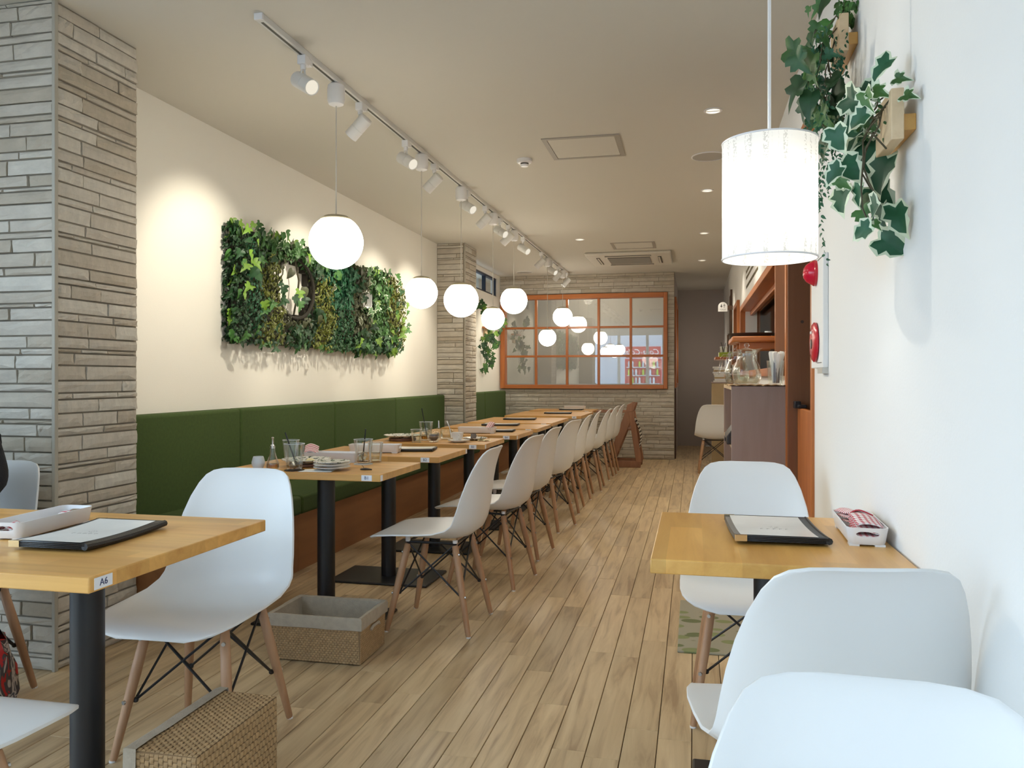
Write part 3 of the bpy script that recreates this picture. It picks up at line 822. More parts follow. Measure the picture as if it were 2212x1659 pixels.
# ------------------------------------------------------------------ chairs
def chair_shell():
    # s-profile: (y, z, half width, edge rise toward the sitter)
    P = [(-0.288, 0.402, 0.105, -0.004), (-0.285, 0.410, 0.145, -0.003), (-0.274, 0.420, 0.182, 0.000), (-0.250, 0.428, 0.206, 0.002), (-0.21, 0.431, 0.222, 0.005), (-0.15, 0.430, 0.231, 0.012),
         (-0.06, 0.422, 0.234, 0.024), (0.03, 0.413, 0.234, 0.040), (0.10, 0.413, 0.232, 0.058), (0.15, 0.424, 0.230, 0.072), (0.188, 0.452, 0.228, 0.078),
         (0.208, 0.495, 0.225, 0.078), (0.219, 0.55, 0.221, 0.072), (0.226, 0.61, 0.214, 0.062), (0.233, 0.67, 0.203, 0.048), (0.242, 0.725, 0.188, 0.034),
         (0.253, 0.77, 0.170, 0.022), (0.262, 0.797, 0.153, 0.014), (0.269, 0.812, 0.132, 0.008), (0.274, 0.820, 0.100, 0.004), (0.277, 0.823, 0.060, 0.001)]
    n = 18; b = MB(); rows = []
    for k, (y, z, w, e) in enumerate(P):
        a = P[max(k - 1, 0)]; c = P[min(k + 1, len(P) - 1)]
        t = Vector((0, c[0] - a[0], c[1] - a[1])).normalized()
        nrm = Vector((0, -t.z, t.y))  # up for the seat, toward the sitter for the back
        row = []
        for i in range(n + 1):
            u = -1 + 2 * i / n
            u = math.copysign(abs(u) ** 0.9, u)
            off = e * (0.25 * abs(u) ** 2 + 0.75 * abs(u) ** 3.2)
            row.append(Vector((w * u, y, z)) + nrm * off)
        rows.append(row)
    vs = [p for r_ in rows for p in r_]
    W = n + 1
    fs = [(k * W + i, k * W + i + 1, (k + 1) * W + i + 1, (k + 1) * W + i) for k in range(len(P) - 1) for i in range(n)]
    b.add(vs, fs)
    return b

def make_chair(label, loc, rz):
    c = thing('side_chair', label, 'chair', loc, rz, None)
    sh = chair_shell().build('shell', M['chair'], c, angle=80)
    so = sh.modifiers.new('thick', 'SOLIDIFY'); so.thickness = 0.007; so.offset = 0
    bv = sh.modifiers.new('round', 'BEVEL'); bv.width = 0.0028; bv.segments = 2; bv.limit_method = 'ANGLE'; bv.angle_limit = R(50)
    tops = {}; bots = {}; lows = {}
    for sx in (-1, 1):
        for sy in (-1, 1):
            t = Vector((sx * 0.128, sy * 0.112 + 0.0, 0.385)); d = Vector((sx * 0.188, sy * 0.192, 0.0))
            tops[sx, sy] = t; bots[sx, sy] = d
            lows[sx, sy] = t.lerp(d, 0.56)
            ax = (d - t).normalized()
            lg = MB()
            pts = [t - ax * 0.004, t, t.lerp(d, 0.35), t.lerp(d, 0.97), d]
            lg.tube(pts, [0.010, 0.0148, 0.0165, 0.0115, 0.0095], 12)
            l_ = lg.build('leg', M['leg_wood'], c, angle=60)
            s = MB()
            for q in (t.lerp(d, 0.09), t.lerp(d, 0.56)):
                nn = Vector((sx * 0.25, sy * 1.0, 0)).normalized()
                s.cyl(q + nn * 0.012, q + nn * 0.0195, 0.0062, n=8)
            s.build('screw', M['screw'], l_)
            MB().cyl(d + Vector((0, 0, 0.006)), d, 0.0105, 0.0105, 10).build('foot', M['white_plastic'], l_)
    fr = MB()
    rr = 0.0042
    for sx in (-1, 1):
        fr.tube([tops[sx, -1] + Vector((0, -0.004, 0.012)), lows[sx, 1] + Vector((-sx * 0.012, -0.016, 0))], rr, 6)
        fr.tube([tops[sx, 1] + Vector((0, 0.004, 0.012)), lows[sx, -1] + Vector((-sx * 0.012, 0.016, 0))], rr, 6)
        fr.tube([tops[sx, -1] + Vector((0, 0, 0.012)), tops[sx, 1] + Vector((0, 0, 0.012))], 0.006, 6)
    for sy in (-1, 1):
        fr.tube([tops[-1, sy] + Vector((0, 0, 0.012)), lows[1, sy] + Vector((-0.016, -sy * 0.012, 0))], rr, 6)
        fr.tube([tops[1, sy] + Vector((0, 0, 0.012)), lows[-1, sy] + Vector((0.016, -sy * 0.012, 0))], rr, 6)
        fr.tube([tops[-1, sy] + Vector((0, 0, 0.012)), tops[1, sy] + Vector((0, 0, 0.012))], 0.006, 6)
    for k in lows:
        q = lows[k]
        fr.lathe([(0, -0.009), (0.007, -0.006), (0.009, 0), (0.007, 0.006), (0, 0.009)], (q.x - k[0] * 0.016, q.y - k[1] * 0.012, q.z), 8)
    fr.build('wire_frame', M['black_metal'], c, angle=60)
    sp = MB()
    for k, t in tops.items():
        zt_ = 0.412 if k[1] > 0 else 0.424
        sp.cyl((t.x, t.y, 0.399), (t.x, t.y, zt_), 0.011, 0.012, 10)
    sp.build('spacer', M['white_plastic'], c)
    return c

chair0 = make_chair('white shell chair tucked behind table A6, its seat turned to the camera', (-1.50, 2.27, 0), R(2))
CH = [
    (-1.50, 1.24, R(180), 'white shell chair at the bottom left corner, only its seat front showing'),
    (-2.55, 2.31, R(0), 'white shell chair behind the person in black at the left edge', ),
    (0.19, 2.88, R(-1), 'white shell chair on the far side of the right-hand table, before the tan shelf unit'),
    (0.240, 1.70, R(190), 'white shell chair with its back to the camera, pulled up to the right-hand table'),
    (0.200, 0.780, R(-3), 'white shell chair nearest the camera, cut off by the bottom right corner'),
    (-1.15, 3.59, R(-91), 'cream-lit shell chair at table B1, nearest in the row and standing clear of it'),
    (-1.105, 4.41, R(-97), 'shell chair at table B2, second in the row'),
    (-1.12, 5.13, R(-95), 'shell chair at table B3, third in the row from the front'),
    (-1.12, 6.06, R(-101), 'shell chair at table B4 twisted so more of its back shows'),
    (-1.13, 6.88, R(-89), 'shell chair at table B5, fifth in the row from the front'),
    (-1.14, 7.68, R(-87), 'shell chair at the near end of the sixth table, sixth in the row'),
    (-1.10, 8.27, R(-88), 'shell chair at the far end of the sixth table, seventh in the row'),
    (-1.10, 9.16, R(-91), 'shell chair at the near end of the long seventh table, eighth in the row'),
    (-1.08, 9.70, R(-89), 'shell chair at the far end of the row, in front of the wooden high chair'),
    (0.245, 9.98, R(180), 'lone shell chair facing the tan cabinet at the end of the aisle'),
]
for (xx, yy, rz, lb) in CH:
    c_ = dup(chair0, (xx, yy, 0), rz, lb)
    if 'nearest the camera' in lb: c_.scale = (1, 1, 0.94)          # this one has a slightly lower back

# ------------------------------------------------------------------ tables
def table(label, x0, x1, y0, y1, mat, poles, plate=(0.58, 0.38), th=0.032, tags=(), corner=0.012):
    cx, cy = (x0 + x1) / 2, (y0 + y1) / 2
    t = thing('cafe_table', label, 'table', (cx, cy, 0))
    hx, hy = (x1 - x0) / 2, (y1 - y0) / 2
    top = MB().box(-hx, hx, -hy, hy, 0.72 - th, 0.72).build('tabletop', M[mat], t, bevel=0.003)
    for k, (px, py) in enumerate(poles):
        p = MB().cyl((px - cx, py - cy, 0.012), (px - cx, py - cy, 0.72 - th - 0.006), 0.0415, n=28).build('pole', M['black_metal'], t)
        MB().box(px - cx - 0.15, px - cx + 0.15, py - cy - 0.15, py - cy + 0.15, 0.72 - th - 0.008, 0.72 - th).build('mount_plate', M['black_metal'], t)
        MB().box(px - cx - plate[0] / 2, px - cx + plate[0] / 2, py - cy - plate[1] / 2, py - cy + plate[1] / 2, 0.0, 0.013).build('base_plate', M['black_metal'], t, bevel=0.006)
    for kind, body, ox in tags:
        zc = 0.72 - th / 2
        if kind == 'front':
            pl_ = MB().box(hx - ox - 0.024, hx - ox + 0.024, -hy - 0.0012, -hy, zc - 0.0125, zc + 0.0125).build('number_label', M['label'], t)
            if body: text('number_print', body, 0.020, M['navy_print'], pl_, (hx - ox, -hy - 0.0016, zc), (R(90), 0, 0), extrude=0.0003)
        else:
            w = 0.027 if kind == 'side' else 0.012
            pl_ = MB().box(hx, hx + 0.0012, -hy + ox - w, -hy + ox + w, zc - 0.0125, zc + 0.0125).build('number_label', M['label'], t)
            if body: text('number_print', body, 0.021, M['navy_print'], pl_, (hx + 0.0016, -hy + ox, zc), (R(90), 0, R(90)), extrude=0.0003)
    return t

table('large light wood table labelled A6 at the left front, on thick black poles', -2.46, -1.236, 1.452, 2.168, 'table_x', [(-1.545, 1.81), (-2.2, 1.81)], (0.40, 0.40), 0.034, [('side', 'A6', 0.042)])
table('light wood table against the white wall on the right, holding a menu and cutlery tray', -0.098, 0.484, 1.893, 2.565, 'table_y', [(0.197, 2.23)], (0.40, 0.44), 0.034)
BT = [
    ('B1', -2.10, -1.321, 3.27, 3.80, 'light wood table labelled B1 cluttered with used glasses and plates'),
    ('B2', -2.10, -1.312, 4.06, 4.615, 'light wood table labelled B2 holding only a white tray and a menu'),
    ('B3', -2.10, -1.280, 4.89, 5.44, 'light wood table labelled B3 with a teacup, sugar bowl and tumblers'),
    ('B4', -2.08, -1.254, 5.71, 6.34, 'light wood table labelled B4, fourth along the bench, with a cutlery tray and menu'),
    ('B5', -2.08, -1.252, 6.50, 7.17, 'light wood table labelled B5, fifth along the bench, with one black menu'),
    ('B6', -2.08, -1.275, 7.32, 8.36, 'long light wood table, sixth along the bench, with one black menu'),
    ('B7', -2.06, -1.20, 8.76, 9.92, 'long light wood table, seventh along the bench beyond the stone column'),
    ('B8', -2.06, -1.24, 10.12, 10.78, 'farthest light wood table, nearest the lattice window wall'),
]
for nm, x0, x1, y0, y1, lb in BT:
    n_ = nm
    tg = [('front', n_, 0.062 if nm == 'B1' else 0.075)]
    if nm == 'B1': tg.append(('small', '', 0.016))
    if nm in ('B2', 'B7'): tg.append(('small', '', y1 - y0 - 0.025))
    else: tg.append(('small', '', 0.03)) if nm in ('B3', 'B4') else None
    cy = (y0 + y1) / 2
    pol = [(-1.70, cy)] if y1 - y0 < 0.9 else [(-1.70, cy - 0.25), (-1.70, cy + 0.25)]
    table(lb, x0, x1, y0, y1, 'table_x', pol, (0.58, 0.37), 0.031, [q for q in tg if q])

# ------------------------------------------------------------------ baskets
def weave_face(mb, o, u, v, nu, nv, d, rnd, mi=0):
    """raised over-under strands in a brick bond on the face o + a*u + b*v; d is the outward normal"""
    o, u, v, d = Vector(o), Vector(u), Vector(v), Vector(d)
    for j in range(nv):
        sh = 0.5 if j % 2 else 0.0
        for i in range(-1, nu):
            a0, a1 = max(0, i + sh), min(nu, i + sh + 1)
            if a1 - a0 < 0.1: continue
            h = rnd.uniform(0.0032, 0.0048)
            g = 0.06
            A0, A1, B0, B1 = (a0 + g) / nu, (a1 - g) / nu, (j + 0.05) / nv, (j + 0.95) / nv
            am = (A0 + A1) / 2
            vs = []
            for (a, hh) in ((A0, 0.0), ((A0 + am) / 2, h * 0.8), (am, h), ((A1 + am) / 2, h * 0.8), (A1, 0.0)):
                for b_ in (B0, (B0 + B1) / 2, B1):
                    vs.append(o + u * a + v * b_ + d * (hh if b_ not in (B0, B1) else hh * 0.45))
            fs = [(k * 3 + m_, (k + 1) * 3 + m_, (k + 1) * 3 + m_ + 1, k * 3 + m_ + 1) for k in range(4) for m_ in range(2)]
            mb.add(vs, fs, mi)

def basket(label, L_, W_, H_, nx, ny, nz, flare, loc, rot, liner_h):
    """open-top woven basket, local z up; liner folded over the rim"""
    t = thing('storage_basket', label, 'basket', loc); t.rotation_euler = rot
    r = random.Random(8)
    def rect(hx, hy, z): return [(-hx, -hy, z), (hx, -hy, z), (hx, hy, z), (-hx, hy, z)]
    b = MB(); bx, by = L_ / 2, W_ / 2; tx, ty = bx + flare, by + flare
    b.loft([rect(bx, by, 0), rect(tx, ty, H_), rect(tx - 0.006, ty - 0.006, H_), rect(bx - 0.006, by - 0.006, 0.006)])
    b.build('body', M['weave_dark'], t, smooth=False)
    w = MB()
    c0 = rect(bx, by, 0); c1 = rect(tx, ty, H_)
    for k, (nn, nrm) in enumerate(((nx, (0, -1, 0)), (ny, (1, 0, 0)), (nx, (0, 1, 0)), (ny, (-1, 0, 0)))):
        a0, a1 = Vector(c0[k]), Vector(c0[(k + 1) % 4]); e0 = Vector(c1[k])
        weave_face(w, a0, a1 - a0, e0 - a0, nn, nz, nrm, r)
    weave_face(w, c0[3], Vector(c0[2]) - Vector(c0[3]), Vector(c0[0]) - Vector(c0[3]), nx, max(6, nz), (0, 0, -1), r)
    tag(w.build('woven_strands', M['weave'], t, angle=60), kind='stuff')
    ln = MB()
    q = 0.007
    ox, oy = tx + q, ty + q; zb = H_ - liner_h
    k = flare * liner_h / H_
    def wob(hx, hy, z, a=0.0):
        pts = []
        c = rect(hx, hy, z)
        for i in range(4):
            p0, p1 = Vector(c[i]), Vector(c[(i + 1) % 4])
            for m_ in range(6):
                p = p0.lerp(p1, m_ / 6.0)
                if m_: p += Vector((r.uniform(-a, a), r.uniform(-a, a), r.uniform(-a, a)))
                pts.append(p)
        return pts
    ln.loft([wob(ox - k, oy - k, zb, 0.0015), wob(ox, oy, H_ - 0.004, 0.001), wob(ox - 0.004, oy - 0.004, H_ + 0.007, 0.0012), wob(tx - 0.014, ty - 0.014, H_ + 0.004, 0.001),
             wob(tx - 0.02, ty - 0.02, H_ * 0.6, 0.004), wob(bx - 0.018, by - 0.018, 0.02, 0.003)], cap0=False)
    ln.build('cloth_liner', M['linen'], t, angle=70)
    hd = MB()
    for s in (1, -1):
        xx = s * (tx + 0.006)
        hd.tube([(xx, -0.045, H_ * 0.64), (xx + s * 0.004, -0.03, H_ * 0.70), (xx + s * 0.004, 0.03, H_ * 0.70), (xx, 0.045, H_ * 0.64)], 0.006, 8)
    hd.build('handle', M['linen'], t)
    return t

basket('woven paper-cord basket standing upright with a grey cloth lining, by table B1', 0.385, 0.262, 0.178, 26, 18, 20, 0.006, (-1.48, 3.102, 0.005), (0, 0, R(0.5)), 0.042)
# lying on its side, mouth to the left
basket('woven basket lying on its side under the edge of table A6, bottom left', 0.365, 0.262, 0.182, 22, 16, 15, 0.002, (-1.112, 1.825, 0.137), Matrix(((0, 0, -1), (1, 0, 0), (0, -1, 0))).to_euler(), 0.030)

# ------------------------------------------------------------------ leaves
IVY = [(0, 0), (0.16, -0.10), (0.34, -0.06), (0.46, 0.10), (0.30, 0.22), (0.42, 0.42), (0.30, 0.52), (0.17, 0.50), (0.10, 0.78), (0, 1.0)]
POTHOS = [(0, 0.04), (0.14, -0.06), (0.28, -0.02), (0.38, 0.16), (0.38, 0.36), (0.30, 0.58), (0.17, 0.80), (0, 1.0)]
SMALL = [(0, 0), (0.24, 0.22), (0.24, 0.6), (0, 1.0)]

def leaf_geom(outline, fold=0.18, droop=0.25, ring=0.0, mi=(0, 0)):
    """unit leaf: base at origin, tip toward +y, facing +z"""
    full = outline + [(-x, y) for x, y in reversed(outline[1:-1])]
    def z(x, y): return abs(x) * fold * 2 - droop * y * y + 0.05 * math.sin(9 * x + 5 * y)
    n = len(full); cx, cy = 0, 0.32
    vs = [(0, cy, z(0, cy) - 0.02)]; fs = []; ms = []
    rings = [1.0] if not ring else [1 - ring, 1.0]
    for q in rings:
        for k, (x, y) in enumerate(full):
            qq = q if q == 1.0 else min(0.98, q * (0.86 + 0.34 * ((k * 7) % 5) / 4))
            X, Y = x * qq, cy + (y - cy) * qq
            vs.append((X, Y, z(X, Y)))
    for k in range(n):
        fs.append((0, 1 + k, 1 + (k + 1) % n)); ms.append(mi[0])
        if ring:
            fs.append((1 + k, 1 + n + k, 1 + n + (k + 1) % n, 1 + (k + 1) % n)); ms.append(mi[1])
    return vs, fs, ms

def leaf_mesh(name, outline, mats, **k):
    vs, fs, ms = leaf_geom(outline, mi=(0, 1 if len(mats) > 1 else 0), **k)
    b = MB(); b.v = vs; b.f = fs; b.m = ms
    return b.mesh(name, mats, smooth=True, angle=180)

LEAF = {
    'ivy': leaf_mesh('leaf', IVY, [M['lf_ivy']]),
    'ivy_lime': leaf_mesh('leaf', IVY, [M['lf_lime']]),
    'ivy_dark': leaf_mesh('leaf', IVY, [M['lf_dark']]),
    'ivy_teal': leaf_mesh('leaf', IVY, [M['lf_teal']], fold=0.25),
    'ivy_var': leaf_mesh('leaf', IVY, [M['lf_ivy'], M['lf_cream']], ring=0.2),
    'broad_var': leaf_mesh('leaf', POTHOS[:4] + [(0.44, 0.30), (0.30, 0.44), (0.34, 0.60), (0.16, 0.78), (0, 1.0)], [M['lf_teal'], M['lf_cream']], ring=0.22, fold=0.22),
    'pothos': leaf_mesh('leaf', POTHOS, [M['lf_ivy']], droop=0.35),
    'pothos_dark': leaf_mesh('leaf', POTHOS, [M['lf_dark']], droop=0.35),
    'olive': leaf_mesh('leaf', POTHOS, [M['lf_olive']], droop=0.4),
    'olive_var': leaf_mesh('leaf', POTHOS, [M['lf_olive'], M['lf_cream']], ring=0.14, droop=0.4),
}

def leaf_rot(nrm, up, roll):
    n = Vector(nrm).normalized(); y = Vector(up); y = (y - n * y.dot(n)).normalized(); x = y.cross(n)
    m = Matrix((x, y, n)).transposed()
    return (m.to_4x4() @ Matrix.Rotation(roll, 4, 'Z'))

def put_leaf(kind, parent, p, size, nrm, roll, rnd):
    o = put('leaf', LEAF[kind], parent)
    m = leaf_rot(nrm, (0, 0, -1), roll)
    o.rotation_euler = m.to_euler()
    # p is the leaf's middle
    o.location = Vector(p) - (m.to_3x3() @ Vector((0, 0.4, 0))) * size
    o.scale = (size * rnd.uniform(0.9, 1.1), size, size)
    return o

def scatter_stuff(name, mat, pts, size, parent, rnd, outline=SMALL, nrm=(1, 0, 0), spread=0.8, second=None):
    vs0, fs0, _ = leaf_geom(outline, fold=0.2, droop=0.3)
    mb = MB()
    for p in pts:
        s = size * rnd.uniform(0.7, 1.25)
        n = Vector(nrm) + Vector((rnd.uniform(-1, 1), rnd.uniform(-1, 1), rnd.uniform(-1, 1))) * spread
        m = Matrix.Translation(p) @ leaf_rot(n, (rnd.uniform(-.5, .5), rnd.uniform(-.7, .7), -1), rnd.uniform(-0.9, 0.9)) @ Matrix.Scale(s, 4)
        mb.add(vs0, fs0, 0, m)
    return tag(mb.build(name, mat, parent, angle=180), kind='stuff')

# ---- living-wall picture on the cream wall
AY0, AY1, AZ0, AZ1 = 4.33, 7.16, 1.36, 2.06
ra = random.Random(21)
art = thing('plant_wall_panel', 'leafy artificial plant panel with oval and square openings on the cream wall', 'plant panel', (XL, (AY0 + AY1) / 2, AZ0))
AO = Vector((XL, (AY0 + AY1) / 2, AZ0))
def in_panel(y, z, m_=0.0):
    if not (AY0 - m_ < y < AY1 + m_ and AZ0 - m_ < z < AZ1 + m_): return False
    rr = 0.24
    for cy, cz in ((AY1 - rr, AZ1 - rr), (AY1 - rr, AZ0 + rr)):
        if y > cy and ((z > cz) if cz > 1.7 else (z < cz)):
            if math.hypot(y - cy, z - cz) > rr + m_: return False
    return True
HOLE = (5.09, 1.755, 0.26, 0.20)     # oval: centre y, z, half sizes
HOLE2 = (6.22, 6.40, 1.73, 1.86)      # small opening
def in_hole(y, z, k=1.0):
    if ((y - HOLE[0]) / (HOLE[2] * k)) ** 2 + ((z - HOLE[1]) / (HOLE[3] * k)) ** 2 < 1: return True
    return HOLE2[0] < y < HOLE2[1] and HOLE2[2] < z < HOLE2[3]
bk = MB()
ny, nz = 60, 16
for a in range(ny):
    for c in range(nz):
        y0 = AY0 + (AY1 - AY0) * a / ny; y1 = AY0 + (AY1 - AY0) * (a + 1) / ny; z0 = AZ0 + (AZ1 - AZ0) * c / nz; z1 = AZ0 + (AZ1 - AZ0) * (c + 1) / nz
        ym, zm = (y0 + y1) / 2, (z0 + z1) / 2
        if in_panel(ym, zm, -0.01) and not in_hole(ym, zm):
            if a < 1 or (a < 3 and c > nz - 3): continue
            bk.box(0.0, 0.045, y0 - AO.y, y1 - AO.y, z0 - AO.z, z1 - AO.z)
bk.build('backing_board', M['bark'], art, smooth=False)
rim = MB()
rim.tube([(0.075, HOLE[0] - AO.y + HOLE[2] * 1.03 * math.cos(t * math.pi / 16), HOLE[1] - AO.z + HOLE[3] * 1.03 * math.sin(t * math.pi / 16)) for t in range(33)], 0.012, 8)
rim.build('oval_rim', M['bark'], art)
rim2 = MB()
for (a, b_, c, d) in ((6.21, 6.41, 1.72, 1.735), (6.21, 6.41, 1.855, 1.87), (6.21, 6.225, 1.72, 1.87), (6.395, 6.41, 1.72, 1.87)):
    rim2.box(0.0, 0.09, a - AO.y, b_ - AO.y, c - AO.z, d - AO.z)
rim2.build('square_rim', M['plaster_white'], art, smooth=False)
MB().tube([(0.06, HOLE[0] - AO.y + 0.02, HOLE[1] + 0.2 - AO.z), (0.07, HOLE[0] - AO.y + 0.055, HOLE[1] + 0.06 - AO.z), (0.07, HOLE[0] - AO.y + 0.04, HOLE[1] - 0.02 - AO.z), (0.06, HOLE[0] - AO.y + 0.0, HOLE[1] - 0.18 - AO.z)], 0.007, 6).build('vine_stem', M['vine'], art)

def zone(y, z):
    """which plant grows here, following the photograph's patches"""
    y += 0.05 * math.sin(z * 19) + ra.gauss(0, 0.035); z += ra.gauss(0, 0.02)
    if y < 4.62: return 'left'
    if y < 4.80 and z < 1.90: return 'string'
    if abs(y - 4.9) < 0.13 and z < 1.72: return 'bush'
    if z > 1.93 and y < 5.5: return 'topivy'
    if 5.22 < y < 5.36: return 'trunk'
    if 5.36 < y < 5.60 and z < 1.86: return 'curl'
    if 5.4 < y < 6.0 and z > 1.70: return 'teal'
    if 5.60 < y < 5.95: return 'fern'
    if z < 1.50: return 'low'
    if y > 6.75: return 'right'
    if y < 6.3: return 'olive'
    return 'mix'
PTS = {}
for k in range(9000):
    y, z = ra.uniform(AY0, AY1), ra.uniform(AZ0, AZ1)
    if not in_panel(y, z) or in_hole(y, z, 1.06): continue
    PTS.setdefault(zone(y, z), []).append(Vector((ra.uniform(0.05, 0.125), y - AO.y, z - AO.z)))
Zm = {'left': ('dark_trailing_leaves', 'lf_dark', 0.030), 'string': ('yellow_trailing_leaves', 'lf_yel', 0.026), 'bush': ('fine_bush', 'lf_olive', 0.020), 'topivy': ('upper_foliage', 'lf_ivy', 0.040),
      'trunk': ('dark_undergrowth', 'lf_dark', 0.035), 'curl': ('curled_fern', 'lf_yel', 0.028), 'teal': ('blue_green_foliage', 'lf_teal', 0.040), 'fern': ('hanging_fern', 'lf_dark', 0.028),
      'low': ('low_foliage', 'lf_dark', 0.034), 'right': ('bright_fern', 'lf_yel', 0.030), 'olive': ('olive_foliage', 'lf_olive', 0.036), 'mix': ('mixed_foliage', 'lf_ivy', 0.036)}
PTS['left'] += [Vector((ra.uniform(0.0, 0.10), -(AY1 - AY0) / 2 - ra.uniform(-0.01, 0.02), ra.uniform(0, AZ1 - AZ0))) for _ in range(380)]
for zk, pts in PTS.items():
    nm, mt, sz = Zm[zk]
    scatter_stuff(nm, M[mt], pts, sz, art, ra, nrm=(1, -0.25, 0.25), spread=0.75)
# hanging strings of small leaves
def string_pts(y, z0, z1, x, n):
    return [Vector((x + ra.uniform(-0.012, 0.012), y - AO.y + ra.uniform(-0.018, 0.018), z0 + (z1 - z0) * q / n - AO.z)) for q in range(n)]
sp = []
for y, a, b_ in ((4.40, 2.0, 1.42), (4.45, 1.98, 1.5), (4.50, 1.75, 1.40), (5.68, 1.75, 1.42), (5.76, 1.8, 1.40), (5.85, 1.72, 1.42)):
    sp += string_pts(y, a, b_, 0.135, 46)
scatter_stuff('trailing_beads', M['lf_teal'], sp, 0.022, art, ra)
sp = []
for y, a, b_ in ((4.66, 1.93, 1.40), (4.70, 1.93, 1.52), (4.74, 1.88, 1.38), (4.78, 1.6, 1.36), (5.42, 1.86, 1.40), (5.48, 1.80, 1.44), (5.54, 1.82, 1.46), (7.0, 1.7, 1.42)):
    sp += string_pts(y, a, b_, 0.14, 50)
scatter_stuff('trailing_fern', M['lf_yel'], sp, 0.024, art, ra)
# single leaves in front
kinds = {'left': ['pothos', 'ivy', 'pothos_dark', 'ivy_lime'], 'string': ['pothos', 'ivy_dark'], 'bush': ['ivy_dark'], 'topivy': ['ivy', 'ivy_var', 'olive', 'ivy_lime', 'ivy_dark'], 'trunk': ['ivy_dark'],
         'curl': ['olive_var'], 'teal': ['ivy_teal', 'ivy_teal', 'pothos'], 'fern': ['ivy_dark', 'ivy'], 'low': ['ivy_dark', 'ivy_dark', 'ivy', 'ivy_lime'], 'right': ['ivy', 'ivy_dark', 'ivy_lime'],
         'olive': ['olive', 'olive_var', 'olive', 'ivy_dark'], 'mix': ['ivy', 'ivy_var', 'ivy_dark', 'ivy_lime']}
cnt = 0
for k in range(120):   # border leaves that break the outline
    e = k / 70
    per = ra.random()
    if per < 0.36: y, z = ra.uniform(AY0, AY1 - 0.1), AZ0 - ra.uniform(-0.02, 0.035)
    elif per < 0.72: y, z = AY0 + (AY1 - 0.2 - AY0) * ra.random() ** 1.4, AZ1 + ra.uniform(-0.02, 0.035)
    elif per < 0.92: y, z = AY0 - ra.uniform(-0.01, 0.035), ra.uniform(AZ0, AZ1)
    else: y, z = AY1 + ra.uniform(-0.04, 0.02), ra.uniform(AZ0 + 0.2, AZ1 - 0.2)
    kk = ra.choice(['ivy', 'ivy_lime', 'ivy_dark', 'pothos', 'ivy'])
    put_leaf(kk, art, (ra.uniform(0.04, 0.13), y - AO.y, z - AO.z), ra.uniform(0.05, 0.075), (1, ra.uniform(-0.7, 0.3), ra.uniform(-0.2, 0.7)), ra.uniform(-1.2, 1.2), ra); cnt += 1
while cnt < 292:
    y, z = ra.uniform(AY0, AY1), ra.uniform(AZ0, AZ1)
    if not in_panel(y, z) or in_hole(y, z, 1.1): continue
    zk = zone(y, z)
    if zk in ('string', 'bush', 'curl', 'fern') and ra.random() < 0.8: continue
    put_leaf(ra.choice(kinds[zk]), art, (ra.uniform(0.11, 0.165), y - AO.y, z - AO.z), ra.uniform(0.05, 0.085), (1, ra.uniform(-0.9, 0.5), ra.uniform(-0.2, 0.8)), ra.uniform(-1.3, 1.3), ra); cnt += 1
for (dy, dz, kk, s) in ((0.06, -0.02, 'olive', 0.085), (-0.02, -0.05, 'ivy_lime', 0.09), (0.06, -0.085, 'ivy_dark', 0.09), (-0.06, -0.09, 'ivy_dark', 0.08), (0.0, -0.12, 'ivy', 0.08), (-0.13, 0.09, 'olive', 0.07)):
    put_leaf(kk, art, (0.11, HOLE[0] - AO.y + dy, HOLE[1] - AO.z + dz), s, (1, -0.4, 0.2), ra.uniform(-0.8, 0.8), ra)

# ---- ivy on the wall shelves (right) and in the far nook
IVY2 = [(0.43, 2.023, 1.864, 0.044), (0.462, 1.985, 1.822, 0.025), (0.462, 1.917, 1.76, 0.024), (0.409, 2.089, 1.834, 0.042), (0.378, 2.093, 1.815, 0.057), (0.39, 1.992, 1.78, 0.036), (0.415, 1.982, 1.793, 0.032), (0.374, 2.131, 1.751, 0.066), (0.38, 2.027, 1.749, 0.04), (0.331, 2.022, 1.707, 0.041), (0.398, 2.159, 1.73, 0.051), (0.415, 2.065, 1.743, 0.034), (0.432, 2.131, 1.693, 0.069), (0.363, 2.066, 1.646, 0.049), (0.446, 2.095, 1.637, 0.068), (0.322, 2.007, 1.619, 0.037), (0.357, 2.094, 1.615, 0.034), (0.447, 2.136, 1.586, 0.058), (0.389, 2.074, 1.579, 0.041), (0.357, 2.113, 1.581, 0.046), (0.405, 2.101, 1.561, 0.034), (0.404, 1.992, 1.527, 0.047), (0.45, 2.116, 1.539, 0.042), (0.462, 2.014, 1.511, 0.051), (0.392, 2.034, 1.522, 0.029), (0.379, 1.986, 1.477, 0.04), (0.462, 2.089, 1.462, 0.053), (0.426, 2.065, 1.504, 0.019)]
